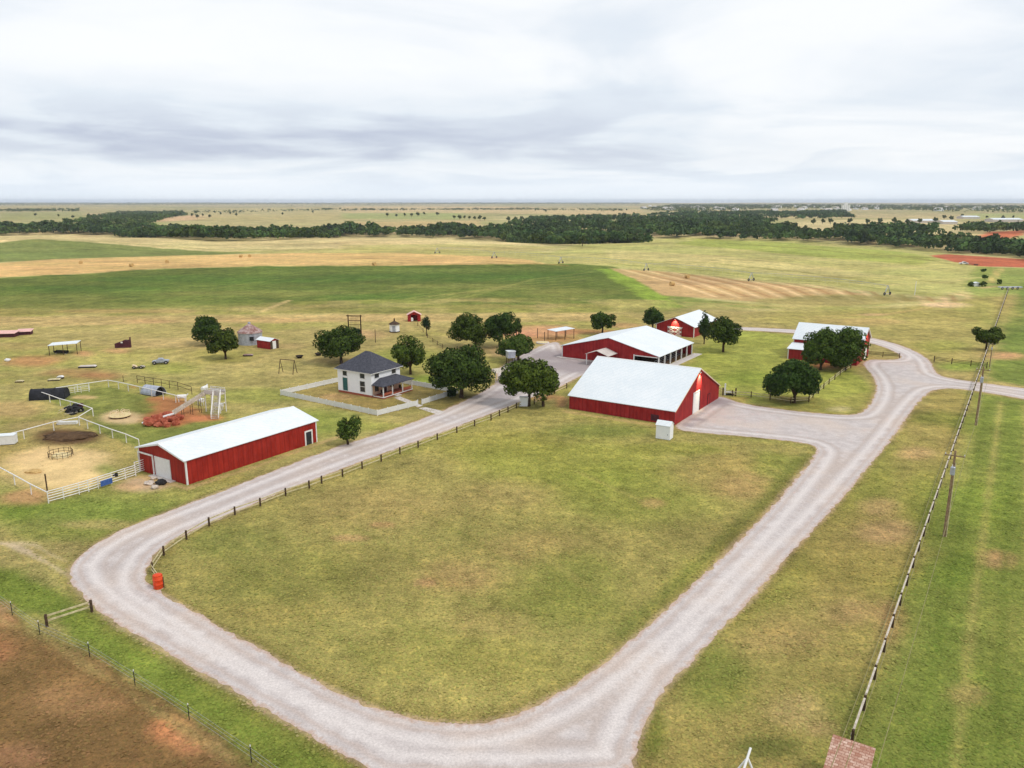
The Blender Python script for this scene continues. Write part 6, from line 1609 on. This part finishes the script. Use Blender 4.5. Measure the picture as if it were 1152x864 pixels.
# ------------------------------------------------------------------ far woods, far trees, town
def in_poly(x, y, P):
    return poly_sd(x, y, P) > 0
def wood(name, px, spacing, hmin, hmax, seed, nleaf=80, label=None, fill=0.9, gap=0.38):
    P = gpoly(px); A_ = np.array(P); rg = np.random.default_rng(seed)
    x0, y0 = A_.min(0); x1, y1 = A_.max(0)
    n = int((x1 - x0) * (y1 - y0) / spacing ** 2)
    X = rg.uniform(x0, x1, n); Y = rg.uniform(y0, y1, n)
    k = in_poly(X, Y, P) & (fbm(X / 90, Y / 90, seed, 3) > gap) & (rg.random(n) < fill)
    X, Y = X[k], Y[k]
    n = len(X)
    if n == 0: return None
    H = rg.uniform(hmin, hmax, n) * (0.45 + 1.1 * fbm(X / 45, Y / 45, seed + 3, 3))
    Z = terrain(X, Y)
    RX = H * rg.uniform(0.36, 0.56, n)
    nl = nleaf
    # each tree: leaf clumps over three or four overlapping lobes
    lob = rg.normal(size=(n, 4, 3)) * np.array([0.45, 0.45, 0.22]); lob[:, :, 2] = np.clip(lob[:, :, 2] + 0.08, -0.3, 0.42)
    pick = rg.integers(0, 4, size=(n, nl))
    d = rg.normal(size=(n, nl, 3)); d /= np.linalg.norm(d, axis=2)[:, :, None]; d[:, :, 2] = np.where(d[:, :, 2] < -0.5, -d[:, :, 2], d[:, :, 2])
    c = np.take_along_axis(lob, pick[:, :, None].repeat(3, 2), 1) + d * 0.52
    c = c * np.stack([RX, RX, H * 0.46], 1)[:, None, :] + np.stack([X, Y, Z + H * 0.52], 1)[:, None, :]
    nrm = d + rg.normal(size=d.shape) * 0.45; nrm /= np.linalg.norm(nrm, axis=2)[:, :, None]
    a = np.cross(nrm, rg.normal(size=d.shape)); a /= np.linalg.norm(a, axis=2)[:, :, None]; b = np.cross(nrm, a)
    s = (RX[:, None] * 0.26 * rg.uniform(0.6, 1.4, (n, nl)))[:, :, None]
    vs = np.stack([c - a * s, c - b * s * .8, c + a * s, c + b * s * .8], 2).reshape(-1, 3)
    me = fast_mesh(name, vs, np.arange(len(vs)).reshape(-1, 4), MT['leaf_wood'])
    tv = np.exp(rg.normal(0, 0.30, n)) * (0.75 + 0.7 * fbm(X / 30, Y / 30, seed + 9, 2)); th_ = rg.uniform(-0.14, 0.16, n)
    tc = np.clip(np.stack([tv * (1 + th_), tv, tv * (1 - th_), np.ones(n)], 1) * 0.5, 0, 1)
    me.attributes.new('tint', 'FLOAT_COLOR', 'POINT').data.foreach_set('color', np.repeat(tc, nl * 4, 0).astype(np.float32).ravel())
    o = bpy.data.objects.new(name, me); col.objects.link(o)
    return tag(o, label, 'woods', None, 'stuff')
print_n = 0
W1 = [(-60, 266), (0, 265.5), (60, 263.5), (130, 265), (200, 269), (240, 272), (330, 270), (384, 266.5), (480, 267.5), (560, 271), (620, 276.5), (665, 277), (700, 274), (740, 270), (790, 268.5), (850, 270.5), (930, 274), (1000, 279), (1060, 284), (1152, 293), (1220, 300),
      (1220, 294), (1152, 286), (1112, 279), (1090, 274), (1040, 271), (1000, 269), (940, 266), (900, 264), (880, 260), (860, 255), (760, 255), (700, 256), (640, 259), (560, 260), (480, 261), (384, 261), (330, 262), (240, 262), (200, 260.5), (100, 258.5), (0, 258.5), (-60, 259)]
wood('woods', W1, 7.5, 8, 13, 3, 80, 'dense green tree belt filling the creek valley', 1.0, 0.33)
wood('woods', [(60, 258), (100, 247), (130, 241), (150, 239.5), (205, 239.5), (212, 243), (180, 250), (160, 258)], 14, 7, 11, 5, 40, 'wood running up the side creek on the left', 0.9, 0.34)
wood('woods', [(570, 256), (600, 247), (700, 245), (768, 241), (880, 240), (950, 238.5), (960, 246), (880, 248), (860, 254), (700, 256)], 15, 8, 12, 7, 50, 'deep wood behind the belt on the right of centre', 1.0, 0.42)
wood('woods', [(940, 262), (1000, 260), (1040, 262), (1060, 268), (1000, 268), (940, 266)], 10, 9, 14, 8, 40, 'spur of wood at the edge of the tan field', 1.0, 0.3)
wood('woods', [(1078, 262), (1090, 257), (1152, 258), (1220, 259), (1220, 264), (1152, 262.5), (1090, 264)], 11, 9, 14, 9, 40, 'tree mass in front of the white roofed works', 1.0, 0.3)
wood('woods', [(768, 241), (860, 236), (960, 236), (1080, 240), (1200, 241), (1200, 233), (1000, 231.5), (760, 231), (720, 236)], 34, 10, 15, 11, 16, 'hazy woods around the distant town', 1.0, 0.36)
wood('woods', [(-100, 233.5), (300, 231), (500, 230.5), (720, 231), (720, 228.2), (-100, 228.2)], 60, 10, 15, 12, 10, 'thin far tree lines under the horizon', 0.7, 0.47)
wood('woods', [(215, 241.5), (384, 237), (384, 236), (215, 239.5)], 24, 8, 12, 14, 20, 'thin hedge row beyond the bare side creek', 0.8, 0.46)
wood('woods', [(384, 238.5), (560, 237), (700, 238.5), (700, 237), (560, 235.8), (384, 237)], 26, 8, 12, 15, 20, 'thin hedge row across the middle distance', 0.8, 0.50)
wood('woods', [(-80, 240), (90, 239), (90, 237), (-80, 237.5)], 22, 9, 13, 13, 24, 'far tree row on the left', 0.7, 0.42)
# single trees that stand apart
rg = np.random.default_rng(21)
protos = []
for k in range(3):
    vs, q = crown_arrays(4.6, 4.6, 4.2, 16, 420, 0.95, 300 + k)
    protos.append((fast_mesh('crown', vs + np.array([0, 0, 5.6]), q, MT['leaf_far']), trunk_mesh(2.4, 3.0, 4, 5.6, 0.35, k)))
trunks = []
spots = [(436, 244), (446, 244), (455, 243.6), (463, 244), (470, 243.5), (477, 242), (492, 243), (328, 231.5), (340, 231.8), (511, 246.5), (517, 247), (523, 246.5), (528, 247), (534, 247), (540, 248), (545, 248.3),
         (572, 249), (580, 249.5), (587, 249), (594, 249.5), (602, 237.6), (612, 237.6), (655, 277), (660, 232.5), (614, 239), (915, 252.3), (925, 252), (934, 252.5), (956, 251.6), (975, 252.4), (990, 252), (1006, 251.5), (1020, 252.5), (1034, 252), (1052, 251), (228, 243.5), (222, 246), (236, 245), (248, 242), (259, 241.5), (266, 243), (216, 244), (27, 237), (12, 236.5), (20, 236.7),
         (1062, 247), (1070, 248), (1082, 245), (1110, 246), (1128, 247), (1140, 246), (930, 262), (905, 263), (944, 264), (1120, 270), (1140, 279), (1146, 287), (1130, 277), (1012, 263), (650, 235), (690, 238), (705, 237), (770, 243), (752, 240), (318, 242), (352, 240), (100, 243.5), (118, 242.8), (66, 244), (82, 246), (40, 243)]
names_ = ['lone roundish tree far off in open pasture', 'lone dark tree far off between fields', 'lone wide tree far off beyond the creek belt']
dirs_ = {0: 'left', 1: 'centre', 2: 'right'}
for k, (px, py) in enumerate(spots):
    p = at(px, py); j = k % 3; s = rg.uniform(0.75, 1.2)
    t = thing('far_tree', 'distant tree standing apart among the far pastures', 'tree', p, rg.uniform(0, 6), 'scattered trees in the far pastures')
    t.scale = (s, s, s * rg.uniform(0.85, 1.1))
    o = bpy.data.objects.new('crown', protos[j][0]); col.objects.link(o); o.parent = t
    if len(trunks) <= j: q = protos[j][1].build('trunk', 'bark', t); trunks.append(q.data)
    else: q = bpy.data.objects.new('trunk', trunks[j]); col.objects.link(q); q.parent = t
# the town on the right horizon
hm = MB().prism([(-5, 0), (5, 0), (5, 3.2), (0, 5.6), (-5, 3.2)], -7, 7, 'y'); hmesh = hm.build('wall', 'house_white').data
bpy.data.objects.remove([o for o in col.objects if o.data == hmesh][0])
rm = MB(); chevron(rm, -5, 5, 3.2, 5.6, -7.3, 7.3, 0.5, 0.25, 'y'); rmesh = rm.build('roof', 'concrete').data
bpy.data.objects.remove([o for o in col.objects if o.data == rmesh][0])
for k in range(64):
    px = rg.uniform(722, 1000) if k < 52 else rg.uniform(1000, 1152); py = rg.uniform(231.6, 237.5)
    p = at(px, py)
    t = thing('town_house', 'tiny pale house among the trees of the distant town', 'house', p, rg.uniform(0, 3.1), 'houses of the distant town')
    s = rg.uniform(1.0, 2.3); t.scale = (s, s, s * 1.1)
    for nm, me in (('wall', hmesh), ('roof', rmesh)):
        o = bpy.data.objects.new(nm, me); col.objects.link(o); o.parent = t
p = at(951, 237.5); t = thing('grain_elevator', 'tall pale grain elevator on the skyline of the town', 'grain elevator', p, 0.3)
sc_ = ppm(p); W_ = 10.0 / sc_; H_ = 9.5 / sc_
mb = MB()
for k in range(4): mb.lathe([(W_ / 7, 0), (W_ / 7, H_ * 0.72)], 14, ((k - 1.5) * W_ / 3.6, 0, 0))
mb.build('silo', 'white', t); MB().box(-W_ * .18, W_ * .18, -W_ / 9, W_ / 9, H_ * .722, H_).build('headhouse', 'white', t)
for k, (x0, x1, y, h_, lb) in enumerate(((1022, 1050, 250.5, 4.0, 'long white roofed works building, leftmost at the tree mass'), (1056, 1072, 252, 4.0, 'white roofed works building behind the tan field corner'), (1112, 1146, 249.5, 4.5, 'wide white roofed works building on the right'), (1080, 1098, 246, 4.0, 'low pale works building farthest back'), (1148, 1170, 256, 4.5, 'bluish white tank building at the right edge'))):
    a = at(x0, y); b = at(x1, y); L = (b - a).length
    t = thing('works_building', lb, 'building', (a + b) / 2, 0.05)
    MB().prism([(-14, 0), (14, 0), (14, h_), (0, h_ + 2.5), (-14, h_)], -L / 2, L / 2, 'x').build('wall', 'concrete', t)
    mb = MB(); chevron(mb, -14, 14, h_, h_ + 2.5, -L / 2 - .4, L / 2 + .4, 0.5, 0.3, 'x'); mb.build('roof', 'roof_white', t)

# ------------------------------------------------------------------ the air
hz = MB().box(-18500, 18500, -18500, 18500, -20, 60)
M = Mat('air'); M.t.nodes.remove(M.b)
vol = M.n('ShaderNodeVolumePrincipled'); vol.inputs['Color'].default_value = (0.80, 0.88, 1.0, 1)
vol.inputs['Density'].default_value = 0.00006; vol.inputs['Anisotropy'].default_value = 0.0
M.l(vol.outputs[0], [n for n in M.t.nodes if n.type == 'OUTPUT_MATERIAL'][0].inputs['Volume'])
MT['air'] = M.m
tag(hz.build('haze', 'air'), kind='stuff')
